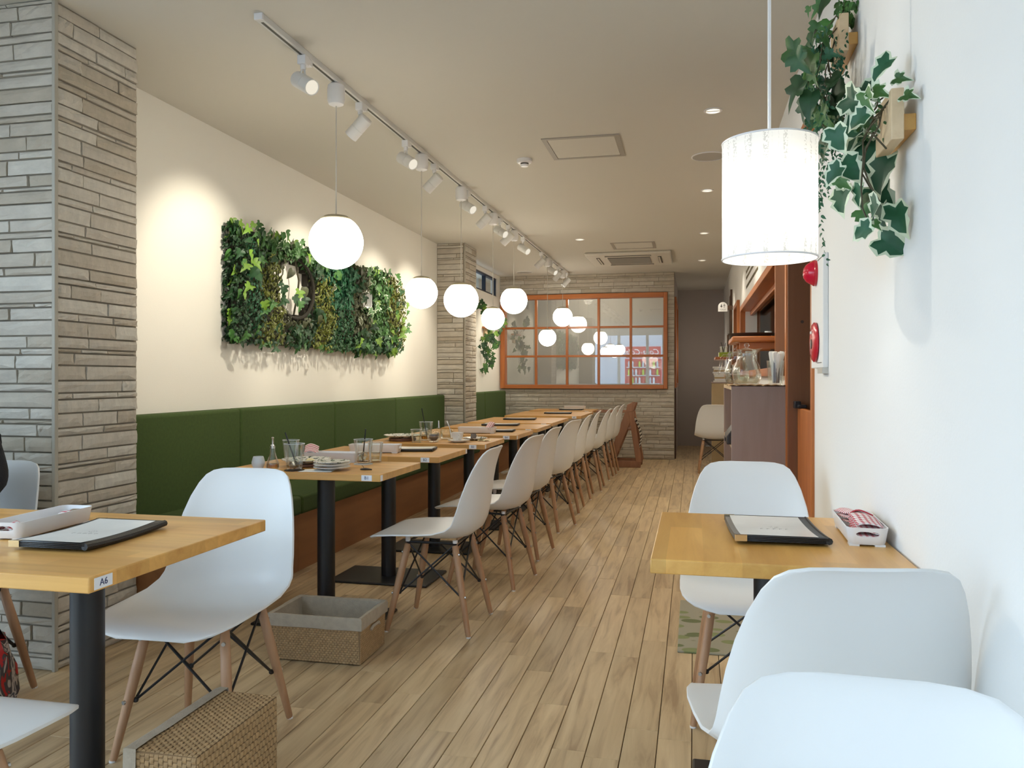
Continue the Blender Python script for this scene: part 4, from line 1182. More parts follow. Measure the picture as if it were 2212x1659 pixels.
IVY1 = [(0.4, 2.666, 2.309, 0.044), (0.383, 2.714, 2.312, 0.035), (0.351, 2.664, 2.288, 0.02), (0.38, 2.726, 2.253, 0.035), (0.385, 2.568, 2.163, 0.042), (0.408, 2.69, 2.24, 0.039), (0.307, 2.583, 2.138, 0.057), (0.367, 2.731, 2.206, 0.055), (0.402, 2.714, 2.171, 0.05), (0.389, 2.479, 2.076, 0.027), (0.304, 2.491, 2.065, 0.05), (0.334, 2.515, 2.058, 0.055), (0.392, 2.74, 2.137, 0.05), (0.329, 2.581, 2.05, 0.043), (0.345, 2.638, 2.045, 0.053), (0.398, 2.54, 2.011, 0.051), (0.426, 2.602, 2.002, 0.052), (0.3, 2.566, 2.004, 0.061), (0.339, 2.555, 1.969, 0.052), (0.407, 2.626, 1.973, 0.048), (0.389, 2.625, 1.946, 0.072), (0.431, 2.721, 1.963, 0.065), (0.334, 2.655, 1.978, 0.049), (0.371, 2.729, 1.95, 0.04), (0.401, 2.707, 1.867, 0.045), (0.462, 2.683, 2.29, 0.029), (0.438, 2.651, 2.288, 0.029), (0.344, 2.499, 2.028, 0.041), (0.397, 2.708, 2.061, 0.045), (0.382, 2.739, 2.048, 0.04)]
IVY3 = [(-2.66, 10.454, 1.723), (-2.66, 10.256, 1.633), (-2.66, 10.632, 1.694), (-2.66, 10.898, 1.791), (-2.66, 11.091, 1.9), (-2.66, 10.137, 1.507), (-2.66, 10.379, 1.472), (-2.66, 10.504, 1.582), (-2.66, 10.208, 1.388), (-2.66, 10.454, 1.351), (-2.66, 10.305, 1.268), (-2.66, 10.113, 1.254), (-2.66, 10.764, 1.592), (-2.66, 10.019, 2.069), (-2.66, 10.137, 1.959), (-2.66, 10.089, 1.595)]

def planter(label, y, zt, leaves, kinds_, grp, face=(-1, -0.9, 0.25), boost=1.25, beads=False):
    rp_ = random.Random(int(y * 100))
    o = Vector((XR, y, zt - 0.115))
    t = thing('wall_planter', label, 'wall planter', o, 0, grp)
    MB().box(-0.057, -0.030, -0.04, 0.12, 0.0, 0.115).build('front_board', M['pale_wood'], t, bevel=0.002)
    MB().box(-0.032, 0.0, -0.02, 0.24, 0.025, 0.062).build('batten', M['table_y'], t, bevel=0.002)
    st = MB()
    low = min(l[2] for l in leaves) - o.z
    for k in range(5):
        sx, sy = rp_.uniform(-0.06, -0.02), rp_.uniform(-0.02, 0.1)
        pts = [(sx, sy, 0.10)]
        for q in range(1, 7):
            f = q / 6
            pts.append((sx - 0.06 * math.sin(f * 2.4) + rp_.uniform(-0.012, 0.012), sy + rp_.uniform(-0.03, 0.03), 0.13 * (1 - f) + (low + 0.02 + 0.06 * k) * f))
        st.tube(pts, 0.0022, 5)
    st.build('vine_stem', M['vine'], t)
    for (lx, ly, lz, s) in leaves:
        n = (face[0] + rp_.uniform(-0.5, 0.5), face[1] + rp_.uniform(-0.6, 0.6), face[2] + rp_.uniform(-0.3, 0.5))
        put_leaf(rp_.choice(kinds_(s, lz - o.z)), t, Vector((lx, ly, lz)) - o, s * boost, n, rp_.uniform(-1.3, 1.3), rp_)
    return t, o, rp_

pl2, o2, r2 = planter('pale wood wall block trailing large cream-edged ivy, the nearer of two', 1.99, 1.79, IVY2, lambda s, z: ['broad_var'] if s > 0.036 else ['ivy_var', 'ivy'], None, boost=1.75)
pts = [Vector((r2.uniform(-0.11, -0.03), r2.uniform(-0.02, 0.14), r2.uniform(0.02, 0.12))) for _ in range(60)]
scatter_stuff('fine_sprigs', M['lf_ivy'], pts, 0.014, pl2, r2, nrm=(-1, -1, 0.4))
pl1, o1, r1 = planter('pale wood wall block trailing dark green ivy and bead vines, the farther of two', 2.65, 2.25, IVY1, lambda s, z: ['ivy_dark', 'pothos_dark', 'ivy'] if s > 0.042 else ['ivy_teal', 'ivy'], None, boost=1.65)
pts = []
for k in range(15):
    sx, sy = r1.uniform(-0.15, -0.03), r1.uniform(-0.10, 0.10)
    L_ = r1.uniform(0.32, 0.58)
    for q in range(44):
        pts.append(Vector((sx + 0.012 * math.sin(q * 0.3 + k) + r1.uniform(-0.008, 0.008), sy + 0.012 * math.cos(q * 0.23 + k) + r1.uniform(-0.008, 0.008), 0.06 - L_ * q / 44)))
for q in range(40):
    pts.append(Vector((-0.05 - 0.05 * math.sin(q / 40 * 2.5), 0.03, -0.1 - 0.55 * q / 40)))
scatter_stuff('bead_vine', M['lf_teal'], pts, 0.016, pl1, r1, nrm=(-1, -1, 0.3))
pts = [Vector((r1.uniform(-0.05, 0.0) , r1.uniform(-0.04, 0.06), r1.uniform(0.11, 0.17))) for _ in range(70)]
scatter_stuff('upright_sprigs', M['lf_ivy'], pts, 0.022, pl1, r1, nrm=(-1, -1, 0.3))

o3 = Vector((XL, 10.55, 1.70))
pl3 = thing('wall_planter', 'small wall bracket trailing bright ivy in the nook beside the lattice window', 'wall planter', o3)
MB().box(0.0, 0.09, -0.16, 0.16, 0.10, 0.125).build('bracket_shelf', M['orange_wood_y'], pl3, bevel=0.002)
MB().box(0.0, 0.03, -0.10, 0.10, -0.02, 0.10).build('batten', M['pale_wood'], pl3, bevel=0.002)
r3 = random.Random(77)
st = MB()
for k in range(4):
    st.tube([(0.06, -0.1 + 0.07 * k, 0.12), (0.10, -0.16 + 0.09 * k, 0.0), (0.085, -0.3 + 0.1 * k, -0.22), (0.08, -0.38 + 0.1 * k, -0.42)], 0.003, 5)
st.tube([(0.06, -0.1, 0.12), (0.09, -0.42, 0.25), (0.09, -0.53, 0.36)], 0.003, 5)
st.tube([(0.06, 0.1, 0.12), (0.09, 0.35, 0.12), (0.09, 0.53, 0.19)], 0.003, 5)
st.build('vine_stem', M['vine'], pl3)
for (lx, ly, lz) in IVY3:
    for q in range(5):
        put_leaf(r3.choice(['ivy', 'ivy_lime', 'ivy', 'ivy_dark']), pl3, Vector((XL + r3.uniform(0.06, 0.15), ly + r3.uniform(-0.09, 0.09), lz + r3.uniform(-0.05, 0.05))) - o3, r3.uniform(0.055, 0.09), (0.7, -1, 0.3), r3.uniform(-1.2, 1.2), r3)

# ------------------------------------------------------------------ ceiling track, spots, pendants
TX = -1.71
rail = thing('ceiling_track', 'long white lighting track on the ceiling above the bench tables', 'lighting track', (TX, 2.95, H))
MB().box(-0.018, 0.018, 0.0, 8.22, -0.026, 0.0).build('rail', M['white_metal'], rail, bevel=0.002)
MB().box(-0.006, 0.006, 0.02, 8.20, -0.0268, -0.0255).build('slot', M['ac_dark'], rail)
MB().box(-0.019, 0.019, -0.012, 0.0, -0.027, 0.0).build('end_cap', M['white_plastic'], rail, bevel=0.002)

def spot(label, y, aim, lit, i):
    s = thing('track_spotlight', label, 'spotlight', (TX, y, H - 0.026), 0, None)
    MB().box(-0.02, 0.02, -0.02, 0.02, -0.04, 0.0).box(-0.015, 0.015, 0.0195, 0.065, -0.028, -0.001).build('adapter', M['white_plastic'], s, bevel=0.003)
    d = Vector(aim).normalized()
    pv = Vector((0, 0, -0.118))
    side = d.cross(Vector((0, 0, 1))).normalized()
    MB().cyl((0, 0, -0.04), (0, 0, -0.062), 0.013).build('swivel', M['white_plastic'], s)
    yk = MB()
    for q in (-1, 1):
        yk.tube([Vector((0, 0, -0.055)) + side * 0.006 * q, Vector((0, 0, -0.085)) + side * 0.012 * q, pv + side * 0.012 * q], 0.0045, 6)
    yk.build('yoke', M['white_metal'], s)
    b = MB(); Mx = Matrix.Translation(pv) @ d.to_track_quat('Z', 'Y').to_matrix().to_4x4()
    b.lathe([(0, -0.055), (0.030, -0.055), (0.036, -0.049), (0.036, 0.018), (0.0345, 0.019), (0.0345, 0.021), (0.036, 0.022), (0.036, 0.078), (0.033, 0.078), (0.031, 0.066), (0.0, 0.066)], n=24, M=Mx)
    b.build('lamp_body', M['white_metal'], s)
    MB().lathe([(0.0, 0.068), (0.026, 0.068), (0.031, 0.0735), (0.031, 0.0745), (0.0, 0.0705)], n=20, M=Mx).build('lens', M['lens'], s)
    ld = bpy.data.lights.new('track_spot_lamp', 'SPOT')
    ld.energy = SPOT_W * lit; ld.color = (1.0, 0.92, 0.76); ld.spot_size = R(74); ld.spot_blend = 0.7; ld.shadow_soft_size = 0.02
    lo = bpy.data.objects.new('track_spot_lamp', ld); COL.objects.link(lo); lo.parent = s
    lo.location = pv + d * 0.085; lo.rotation_euler = d.to_track_quat('-Z', 'Y').to_euler()
    return s
LFT = (-0.74, 0.10, -0.66); RGT = (0.80, -0.42, -0.52); DWN = (-0.62, 0.25, -0.74)
SP = [(3.323, RGT, 1.1, 'white track spotlight nearest the camera, its lit face turned to the aisle'),
      (3.957, LFT, 1.35, 'white track spotlight just past the first globe cord, pointing at the cream wall'),
      (4.645, RGT, 1.1, 'white track spotlight, third along the track, lens turned to the aisle'),
      (5.198, LFT, 1.35, 'white track spotlight, fourth along the track, pointing at the plant panel'),
      (6.00, RGT, 1.1, 'white track spotlight, fifth along the track, hung close behind a pendant canopy'),
      (6.562, LFT, 1.35, 'white track spotlight, sixth along the track, back turned to the camera'),
      (7.09, RGT, 1.1, 'white track spotlight, seventh along the track, lens turned to the aisle'),
      (7.431, LFT, 1.35, 'white track spotlight, eighth along the track, aimed at the far end of the plant panel'),
      (8.10, RGT, 1.1, 'white track spotlight, ninth along the track, level with the far stone column'),
      (9.12, LFT, 1.35, 'white track spotlight, tenth along the track, pointing into the nook'),
      (9.80, RGT, 0.5, 'white track spotlight, eleventh along the track, half hidden by a canopy'),
      (10.30, DWN, 0.8, 'white track spotlight, second from the far end of the track'),
      (11.02, (-0.6, -0.3, -0.74), 0.8, 'white track spotlight at the far end of the track by the stone wall')]
for i, (y, aim, lit, lb) in enumerate(SP): spot(lb, y, aim, lit, i)

def pendant(label, y, z, r):
    p = thing('globe_pendant', label, 'pendant lamp', (TX, y, H - 0.026))
    zz = z - (H - 0.026)
    MB().lathe([(0, 0.0), (0.026, 0.0), (0.040, -0.012), (0.043, -0.03), (0.043, -0.085), (0.036, -0.104), (0.018, -0.112), (0, -0.112)], n=20).build('canopy', M['white_plastic'], p)
    MB().cyl((0, 0, -0.11), (0, 0, zz + r * 1.02), 0.0033, n=8).build('cord', M['cord'], p)
    cap = MB(); h0 = r * 0.83
    cr = math.sqrt(r * r - h0 * h0) * 1.02
    cap.lathe([(0, zz + r * 1.03), (0.012, zz + r * 1.03), (cr * 0.75, zz + h0 + r * 0.13), (cr, zz + h0 + 0.004), (cr, zz + h0 - 0.002), (0, zz + h0 - 0.002)], n=28)
    cap.build('cap', M['gold_cap'], p)
    pr = [(r * math.sin(a), zz + -r * math.cos(a)) for a in [math.pi * q / 20 * 0.8135 for q in range(21)]]
    pr = [(0 if q < 1e-6 else q, w) for q, w in pr]
    MB().lathe(pr + [(0, pr[-1][1])], n=32).build('globe', M['globe'], p, angle=60)
for y, z, r, lb in ((3.665, 1.805, 0.132, 'glowing white globe pendant hanging over table B1, largest in view'),
                    (4.936, 1.689, 0.104, 'glowing white globe pendant beside the right end of the plant panel'),
                    (5.843, 1.727, 0.131, 'glowing white globe pendant in front of the far stone column'),
                    (6.835, 1.658, 0.101, 'glowing white globe pendant in front of the nook ivy, low on its cord'),
                    (7.673, 1.894, 0.131, 'glowing white globe pendant at the upper left corner of the lattice window'),
                    (9.524, 1.623, 0.105, 'glowing white globe pendant hung lowest and farthest left before the lattice panes'),
                    (10.682, 1.956, 0.131, 'glowing white globe pendant farthest along the track, high before the lattice panes')):
    pendant(lb, y, z, r)

# drum pendant over the right table
dp = thing('drum_pendant', 'white paper drum-shade pendant glowing over the right-hand table', 'pendant lamp', (0.193, 2.196, 1.60))
sh = MB(); rr = 0.1195
sh.lathe([(rr, -0.150), (rr, 0.0), (rr, 0.152)], n=64)
sh.build('lamp_shade', M['shade'], dp, angle=80)
for zz in (-0.150, 0.152):
    rg = MB()
    rg.lathe([(rr + 0.0018, zz - 0.002), (rr + 0.0018, zz + 0.002), (rr - 0.0018, zz + 0.002), (rr - 0.0018, zz - 0.002)], n=64, close=True)
    rg.build('shade_ring', M['white_plastic'], dp)
MB().cyl((0, 0, 0.09), (0, 0, H - 1.60), 0.0045, n=8).build('cord', M['white_plastic'], dp)
MB().lathe([(0, 0.10), (0.018, 0.10), (0.02, 0.05), (0.016, 0.035), (0, 0.035)], n=16).build('lamp_holder', M['white_plastic'], dp)
MB().lathe([(0, -0.055), (0.022, -0.047), (0.032, -0.025), (0.03, -0.002), (0.018, 0.02), (0.013, 0.034), (0, 0.034)], n=20).build('bulb', M['bulb'], dp)
arm = MB()
for q in range(3):
    a = q * 2 * math.pi / 3 + 0.4
    arm.tube([(0.01 * math.cos(a), 0.01 * math.sin(a), 0.09), (rr * math.cos(a), rr * math.sin(a), 0.152)], 0.0014, 6)
arm.build('shade_carrier', M['white_metal'], dp)
MB().lathe([(0, 0), (0.05, 0), (0.048, -0.02), (0, -0.025)], (0, 0, H - 1.60), 20).build('canopy', M['white_plastic'], dp)

# ------------------------------------------------------------------ ceiling fittings
def hatch(lb, x0, x1, y0, y1):
    t = thing('ceiling_hatch', lb, 'access hatch', ((x0 + x1) / 2, (y0 + y1) / 2, H))
    a, b_ = (x1 - x0) / 2, (y1 - y0) / 2; w = 0.03
    f = MB(); f.box(-a, a, -b_, -b_ + w, -0.006, 0).box(-a, a, b_ - w, b_, -0.006, 0).box(-a, -a + w, -b_ + w, b_ - w, -0.006, 0).box(a - w, a, -b_ + w, b_ - w, -0.006, 0)
    f.build('frame', M['grey_frame'], t, smooth=False)
    MB().box(-a + w + 0.003, a - w - 0.003, -b_ + w + 0.003, b_ - w - 0.003, -0.004, 0).build('panel', M['ceiling'], t)
hatch('square grey-framed access hatch in the ceiling near the drum lamp', -0.915, -0.437, 4.87, 5.355)
hatch('square access hatch in the ceiling right in front of the air conditioner', -0.887, -0.410, 8.80, 9.235)
ac = thing('ceiling_air_conditioner', 'white ceiling cassette air conditioner with a dark square grille', 'air conditioner', (-0.755, 9.92, H))
MB().box(-0.50, 0.50, -0.49, 0.49, -0.035, 0).build('panel', M['ac'], ac, bevel=0.015)
MB().box(-0.25, 0.25, -0.25, 0.25, -0.040, -0.030).build('grille', M['ac_dark'], ac)
for k in range(11):
    MB().box(-0.25, 0.25, -0.235 + k * 0.046, -0.222 + k * 0.046, -0.045, -0.038).build('grille_slat', M['grey_frame'], ac)
for (a, b_, c, d) in ((-0.27, 0.27, -0.385, -0.345), (-0.27, 0.27, 0.345, 0.385)):
    MB().box(a, b_, c, d, -0.040, -0.030).build('air_outlet', M['ac_dark'], ac)
    MB().box(a + 0.005, b_ - 0.005, c + 0.006, d - 0.014, -0.046, -0.040).build('louver', M['ac'], ac, bevel=0.003)
for s in (-1, 1):
    MB().box(min(s * 0.345, s * 0.385), max(s * 0.345, s * 0.385), -0.27, 0.27, -0.040, -0.030).build('air_outlet', M['ac_dark'], ac)
    MB().box(min(s * 0.35, s * 0.37), max(s * 0.35, s * 0.37), -0.265, 0.265, -0.046, -0.040).build('louver', M['ac'], ac, bevel=0.003)
sd = thing('smoke_detector', 'round white smoke detector on the ceiling between track and hatch', 'smoke detector', (-1.11, 5.31, H))
MB().lathe([(0, 0), (0.052, 0), (0.052, -0.018), (0.044, -0.026), (0, -0.026)], n=28).build('base', M['white_plastic'], sd)
MB().lathe([(0, -0.026), (0.028, -0.026), (0.028, -0.036), (0, -0.036)], n=20).build('vent_ring', M['ac_dark'], sd)
MB().lathe([(0, -0.036), (0.029, -0.036), (0.024, -0.048), (0, -0.050)], n=20).build('sensor_cap', M['white_plastic'], sd)
DL = [('nearest recessed downlight in the ceiling left of the drum lamp cord', 4.566), ('second recessed downlight in the ceiling, level with the drum shade', 6.497),
      ('third recessed downlight in the ceiling, before the air conditioner', 8.403), ('farthest recessed downlight in the ceiling, at the corridor mouth', 10.35)]
for lb, y in DL + [('lone recessed ceiling light left of the far hatch', 8.504)]:
    xx = -1.175 if lb.startswith('lone') else 0.105
    t = thing('recessed_downlight', lb, 'downlight', (xx, y, H))
    MB().lathe([(0.050, 0), (0.050, -0.004), (0.040, -0.005), (0.040, 0)], n=28, close=True).build('trim_ring', M['white_plastic'], t)
    MB().lathe([(0.040, -0.001), (0.0, -0.001)], n=24).build('lamp_face', M['down_glow'], t)
    MB().box(-0.04, 0.04, -0.006, 0.006, -0.005, -0.001).build('baffle', M['white_metal'], t)
    ld = bpy.data.lights.new('downlight_lamp', 'SPOT'); ld.energy = DOWN_W * (0.5 if lb.startswith('lone') else 1.0); ld.color = (1.0, 0.90, 0.72); ld.spot_size = R(95); ld.spot_blend = 0.6; ld.shadow_soft_size = 0.03
    lo = bpy.data.objects.new('downlight_lamp', ld); COL.objects.link(lo); lo.parent = t; lo.location = (0, 0, -0.012)
for lb, xx, y, r in (('round flush grey ceiling speaker partly hidden by the drum shade', 0.10, 5.50, 0.115), ('round flush ceiling speaker above the nook by the stone wall', -2.30, 11.0, 0.115)):
    t = thing('ceiling_speaker', lb, 'speaker', (xx, y, H))
    MB().lathe([(r, 0), (r, -0.004), (r - 0.008, -0.006), (r - 0.008, 0)], n=36, close=True).build('rim', M['white_plastic'], t)
    MB().lathe([(r - 0.008, -0.003), (0.0, -0.004)], n=32).build('grille', M['grey_disc'], t)

# ------------------------------------------------------------------ right wall fittings
fa = thing('fire_alarm_panel', 'cream fire alarm panel with a red dome lamp and red disc on the white wall', 'fire alarm', (XR, 3.33, 1.19))
MB().box(-0.020, 0.0, -0.15, 0.15, -0.012, 0.418).build('panel_box', M['plaster_white'], fa, bevel=0.003)
MB().box(-0.022, 0.0, -0.15, -0.03, -0.034, -0.012).build('conduit', M['alu'], fa)
XM = Matrix.Rotation(R(-90), 4, 'Y')
MB().lathe([(0, 0.0), (0.051, 0.0), (0.051, 0.010), (0.048, 0.013), (0, 0.013)], n=32, M=Matrix.Translation((-0.020, 0.02, 0.361)) @ XM).build('lamp_collar', M['red'], fa)
MB().lathe([(0.047, 0.012), (0.043, 0.024), (0.033, 0.038), (0.018, 0.047), (0.0, 0.050)], n=32, M=Matrix.Translation((-0.020, 0.02, 0.361)) @ XM).build('lamp_dome', M['red_lens'], fa)
MB().lathe([(0, 0), (0.070, 0.0), (0.078, 0.004), (0.078, 0.010), (0.068, 0.017), (0.035, 0.020), (0.0, 0.017)], n=36, M=Matrix.Translation((-0.020, 0.01, 0.089)) @ XM).build('call_disc', M['red'], fa)
MB().lathe([(0, 0.019), (0.020, 0.0205), (0.020, 0.022), (0.0, 0.022)], n=20, M=Matrix.Translation((-0.020, 0.01, 0.082)) @ XM).build('push_button', M['tray_brown'], fa)
MB().box(-0.0415, -0.040, -0.01, 0.03, 0.122, 0.132).build('notice_plate', M['paper'], fa)
for zz in (0.006, 0.402):
    MB().box(-0.0212, -0.0202, -0.12, -0.02, zz, zz + 0.003).build('seam_slot', M['ac_dark'], fa)

lt = thing('wall_lettering', 'rows of small dark lettering on the wall above the serving hatch', 'lettering', (XR, 7.3, 2.0))
rl = random.Random(2)
for (z, n, h, y0) in ((0.14, 34, 0.030, 0.66), (0.083, 30, 0.030, 0.66), (-0.004, 40, 0.032, 0.66), (-0.128, 18, 0.036, 0.66)):
    b = MB(); y = y0
    for k in range(n):
        w = rl.uniform(0.030, 0.042)
        for q in range(3):
            a = rl.uniform(0, 1)
            if q == 0: b.box(-0.0015, 0, y - 0.008, y, z - h / 2, z + h / 2)
            elif q == 1: b.box(-0.0015, 0, y - w * 0.75, y - 0.01, z - h / 2 + a * h * 0.8, z - h / 2 + a * h * 0.8 + 0.006)
            else: b.box(-0.0015, 0, y - w * 0.75, y - w * 0.75 + 0.007, z - h / 2 * rl.uniform(0.2, 1), z + h / 2 * rl.uniform(0.2, 1))
        y -= w
    b.build('text_line', pmat('olive_print', (0.16, 0.13, 0.07, 1), 0.7), lt, smooth=False)

ts = thing('toilet_sign', 'small round-topped white toilet sign sticking out from the corridor wall', 'sign', (0.365, 10.62, 1.985))
ol = [(-0.058, 0.0), (0.058, 0.0)] + [(0.058 * math.cos(a * math.pi / 12), 0.062 + 0.058 * math.sin(a * math.pi / 12)) for a in range(13)]
MB().prism(ol, -0.004, 0.004, M=Matrix.Rotation(R(90), 4, 'X')).build('plate', M['white_plastic'], ts, bevel=0.001)
MB().box(0.058, 0.124, -0.012, 0.012, 0.02, 0.075).build('bracket', M['dark_wood'], ts)
fg = MB()
fg.lathe([(0, -0.006), (0.006, 0), (0, 0.006)], (-0.018, -0.005, 0.092), 8).box(-0.021, -0.015, -0.0056, -0.0042, 0.048, 0.086)
fg.add([(-0.034, -0.005, 0.062), (-0.002, -0.005, 0.062), (-0.018, -0.005, 0.082)], [(0, 1, 2)])
fg.build('woman_symbol', M['black'], ts, smooth=False)
fg = MB()
fg.lathe([(0, -0.006), (0.006, 0), (0, 0.006)], (0.018, -0.005, 0.094), 8).box(0.015, 0.021, -0.0056, -0.0042, 0.048, 0.088).box(0.006, 0.030, -0.0056, -0.0042, 0.074, 0.080)
fg.build('man_symbol', M['print'], ts, smooth=False)
text('sign_lettering', 'TOILET', 0.024, M['print'], ts, (0, -0.0048, 0.022), (R(90), 0, 0), extrude=0.0004)

s1 = thing('wall_shelf', 'wooden wall shelf at the serving hatch carrying a dark tray', 'shelf', (XR - 0.03, 4.76, 1.345))
MB().box(-0.245, 0.0, 0.0, 0.50, 0.0, 0.032).build('board', M['orange_wood_x'], s1, bevel=0.008)
MB().box(-0.20, 0.0, 0.08, 0.11, -0.04, 0.0).build('bracket', M['orange_wood_x'], s1, bevel=0.003)
MB().box(-0.20, 0.0, 0.40, 0.43, -0.04, 0.0).build('bracket', M['orange_wood_x'], s1, bevel=0.003)
tr = MB(); tr.lathe([(0, 0.004), (0.115, 0.004), (0.135, 0.022), (0.138, 0.022), (0.118, 0.0), (0, 0.0)], n=40)
tr = tag(tr.build('serving_tray', M['tray_brown'], None, (0.335, 4.95, 1.378)), 'round dark brown serving tray on the hatch shelf', 'tray')
lp = thing('paper_cup', 'short stack of white paper lids at the wall end of the dark tray', 'cup lids', (0.425, 4.90, 1.384))
MB().lathe([(0, 0), (0.022, 0), (0.022, 0.014), (0, 0.014)], n=20).build('lid', M['paper'], lp)
MB().lathe([(0, 0.014), (0.021, 0.014), (0.021, 0.027), (0, 0.027)], n=20).build('lid', M['paper'], lp)

s2 = thing('wall_shelf', 'orange wooden shelf beneath the small far window, with drinks on it', 'shelf', (XR - 0.03, 9.70, 1.355))
MB().box(-0.21, 0.0, 0.0, 0.60, 0.0, 0.03).build('board', M['orange_wood_x'], s2, bevel=0.004)
MB().box(-0.02, 0.0, 0.1, 0.5, -0.06, 0.0).build('batten', M['orange_wood_x'], s2, bevel=0.003)
lmt = thing('drinks_caddy', 'lime green plastic caddy on the far orange shelf', 'caddy', (0.37, 9.95, 1.385))
MB().box(-0.075, 0.075, -0.13, 0.13, 0.0, 0.004).box(-0.075, 0.075, -0.13, -0.126, 0, 0.055).box(-0.075, 0.075, 0.126, 0.13, 0, 0.055).box(-0.075, -0.071, -0.126, 0.126, 0, 0.055).box(0.071, 0.075, -0.126, 0.126, 0, 0.055).build('tray', M['lime'], lmt, smooth=False)

# shelf unit, jug and cutlery
su = thing('open_shelf_unit', 'pinkish plywood shelf unit open to the aisle, beside the pine door', 'shelf unit', (0.345, 4.99, 0))
MB().box(-0.148, 0.143, -0.55, -0.53, 0.0, 1.095).build('side_panel', M['ply_pink'], su, bevel=0.0015)
MB().box(-0.148, 0.143, 0.53, 0.55, 0.0, 1.095).build('side_panel', M['ply_pink'], su, bevel=0.0015)
MB().box(-0.148, 0.143, -0.53, 0.53, 1.075, 1.095).build('top_board', M['pale_wood'], su)
MB().box(0.135, 0.143, -0.53, 0.53, 0.06, 1.075).build('back_panel', M['ply_pink'], su)
for zz in (0.05, 0.42, 0.76):
    MB().box(-0.146, 0.135, -0.53, 0.53, zz, zz + 0.018).build('shelf_board', M['pale_wood'], su)
tb = thing('storage_box', 'dark brown sloping box poking out of the shelf unit', 'box', (0.29, 4.64, 0.779))
MB().loft([[(-0.115, -0.14, 0), (0.09, -0.14, 0), (0.09, 0.14, 0), (-0.115, 0.14, 0)], [(-0.115, -0.14, 0.045), (0.09, -0.14, 0.045), (0.09, 0.14, 0.045), (-0.115, 0.14, 0.045)], [(-0.06, -0.13, 0.12), (0.06, -0.13, 0.12), (0.06, 0.13, 0.12), (-0.06, 0.13, 0.12)]]).build('case', M['tray_brown'], tb, bevel=0.004)
MB().box(-0.122, -0.114, -0.04, 0.04, 0.012, 0.03).build('pull', M['tray_brown'], tb)
rpm = random.Random(4)
pm = MB()
pm.grid(24, 14, lambda u, v: (-0.165 + 0.325 * u, -0.57 + 0.6 * v, 1.0965 + (0.006 * abs(math.sin(u * 23 + v * 9)) if (u in (0, 1) or v in (0, 1)) else 0.001) + rpm.uniform(0, 0.001)))
pmo = pm.build('paper_mat', pmat('kraft_paper', (0.55, 0.40, 0.24, 1), 0.9), None, (0.345, 4.99, 0))
tag(pmo, 'crinkled kraft paper sheet lying on the shelf unit', 'paper mat')

JUG = [(0.0, 0.0), (0.050, 0.0), (0.062, 0.008), (0.076, 0.04), (0.079, 0.065), (0.070, 0.10), (0.056, 0.135), (0.049, 0.165), (0.052, 0.19), (0.056, 0.197)]
def jug(label, loc, rz):
    j = thing('water_jug', label, 'jug', loc, rz)
    prof = JUG + [(r - 0.003, z) for r, z in reversed(JUG[4:])] + [(0.073, 0.06), (0.070, 0.035), (0.055, 0.012), (0, 0.010)]
    b = MB(); b.lathe(prof, n=36)
    vs = []
    for (x, y, z) in b.v:                      # pull a spout out of the rim on +x
        a = math.atan2(y, x); f = max(0, math.cos(a)) ** 8 * max(0, (z - 0.165) / 0.032)
        vs.append((x + 0.03 * f, y, z + 0.008 * f))
    b.v = vs
    b.build('jug_body', M['glass'], j, angle=60)
    MB().lathe([(0, 0.0115), (0.054, 0.013), (0.069, 0.036), (0.072, 0.058), (0.0, 0.058)], n=32).build('water', M['water'], j)
    MB().tube([(-0.052, 0, 0.178), (-0.085, 0, 0.180), (-0.098, 0, 0.165), (-0.105, 0, 0.12), (-0.118, 0, 0.075), (-0.112, 0, 0.065)], [0.010, 0.0095, 0.009, 0.008, 0.0075, 0.006], 10).build('handle', M['glass'], j)
    MB().lathe([(0, 0.175), (0.045, 0.178), (0.049, 0.196), (0.02, 0.204), (0.008, 0.208), (0.015, 0.218), (0.012, 0.230), (0, 0.234)], n=24).build('lid', M['glass'], j, angle=60)
    return j
jug('clear glass water jug with a knob lid at the front of the shelf unit', (0.285, 4.60, 1.098), 0)
jug('second glass water jug standing behind the first on the shelf unit', (0.265, 5.25, 1.098), R(20))
cg = thing('cutlery_glass', 'faceted glass stuffed with wrapped cutlery beside the jug on the shelf unit', 'glass', (0.432, 4.56, 1.098))
MB().lathe([(0, 0), (0.034, 0), (0.038, 0.01), (0.046, 0.135), (0.043, 0.135), (0.035, 0.012), (0, 0.010)], n=12).build('tumbler', M['glass'], cg, smooth=False)
rc = random.Random(6)
for k in range(9):
    a = rc.uniform(0, 6.28); r0, r1_ = rc.uniform(0, 0.02), rc.uniform(0.02, 0.05)
    p0 = Vector((r0 * math.cos(a), r0 * math.sin(a), 0.014)); p1 = Vector((r1_ * math.cos(a), r1_ * math.sin(a), rc.uniform(0.165, 0.19)))
    MB().tube([p0, p0.lerp(p1, 0.6), p1.lerp(p0, 0.05), p1], [0.006, 0.009, 0.015, 0.011], 6).build('wrapped_cutlery', M['paper'], cg)
for k in range(3):
    MB().tube([(-0.01 + 0.012 * k, -0.02, 0.014), (-0.008 + 0.012 * k, -0.03, 0.13)], 0.005, 6).build('dark_handle', M['grey_sugar'], cg)

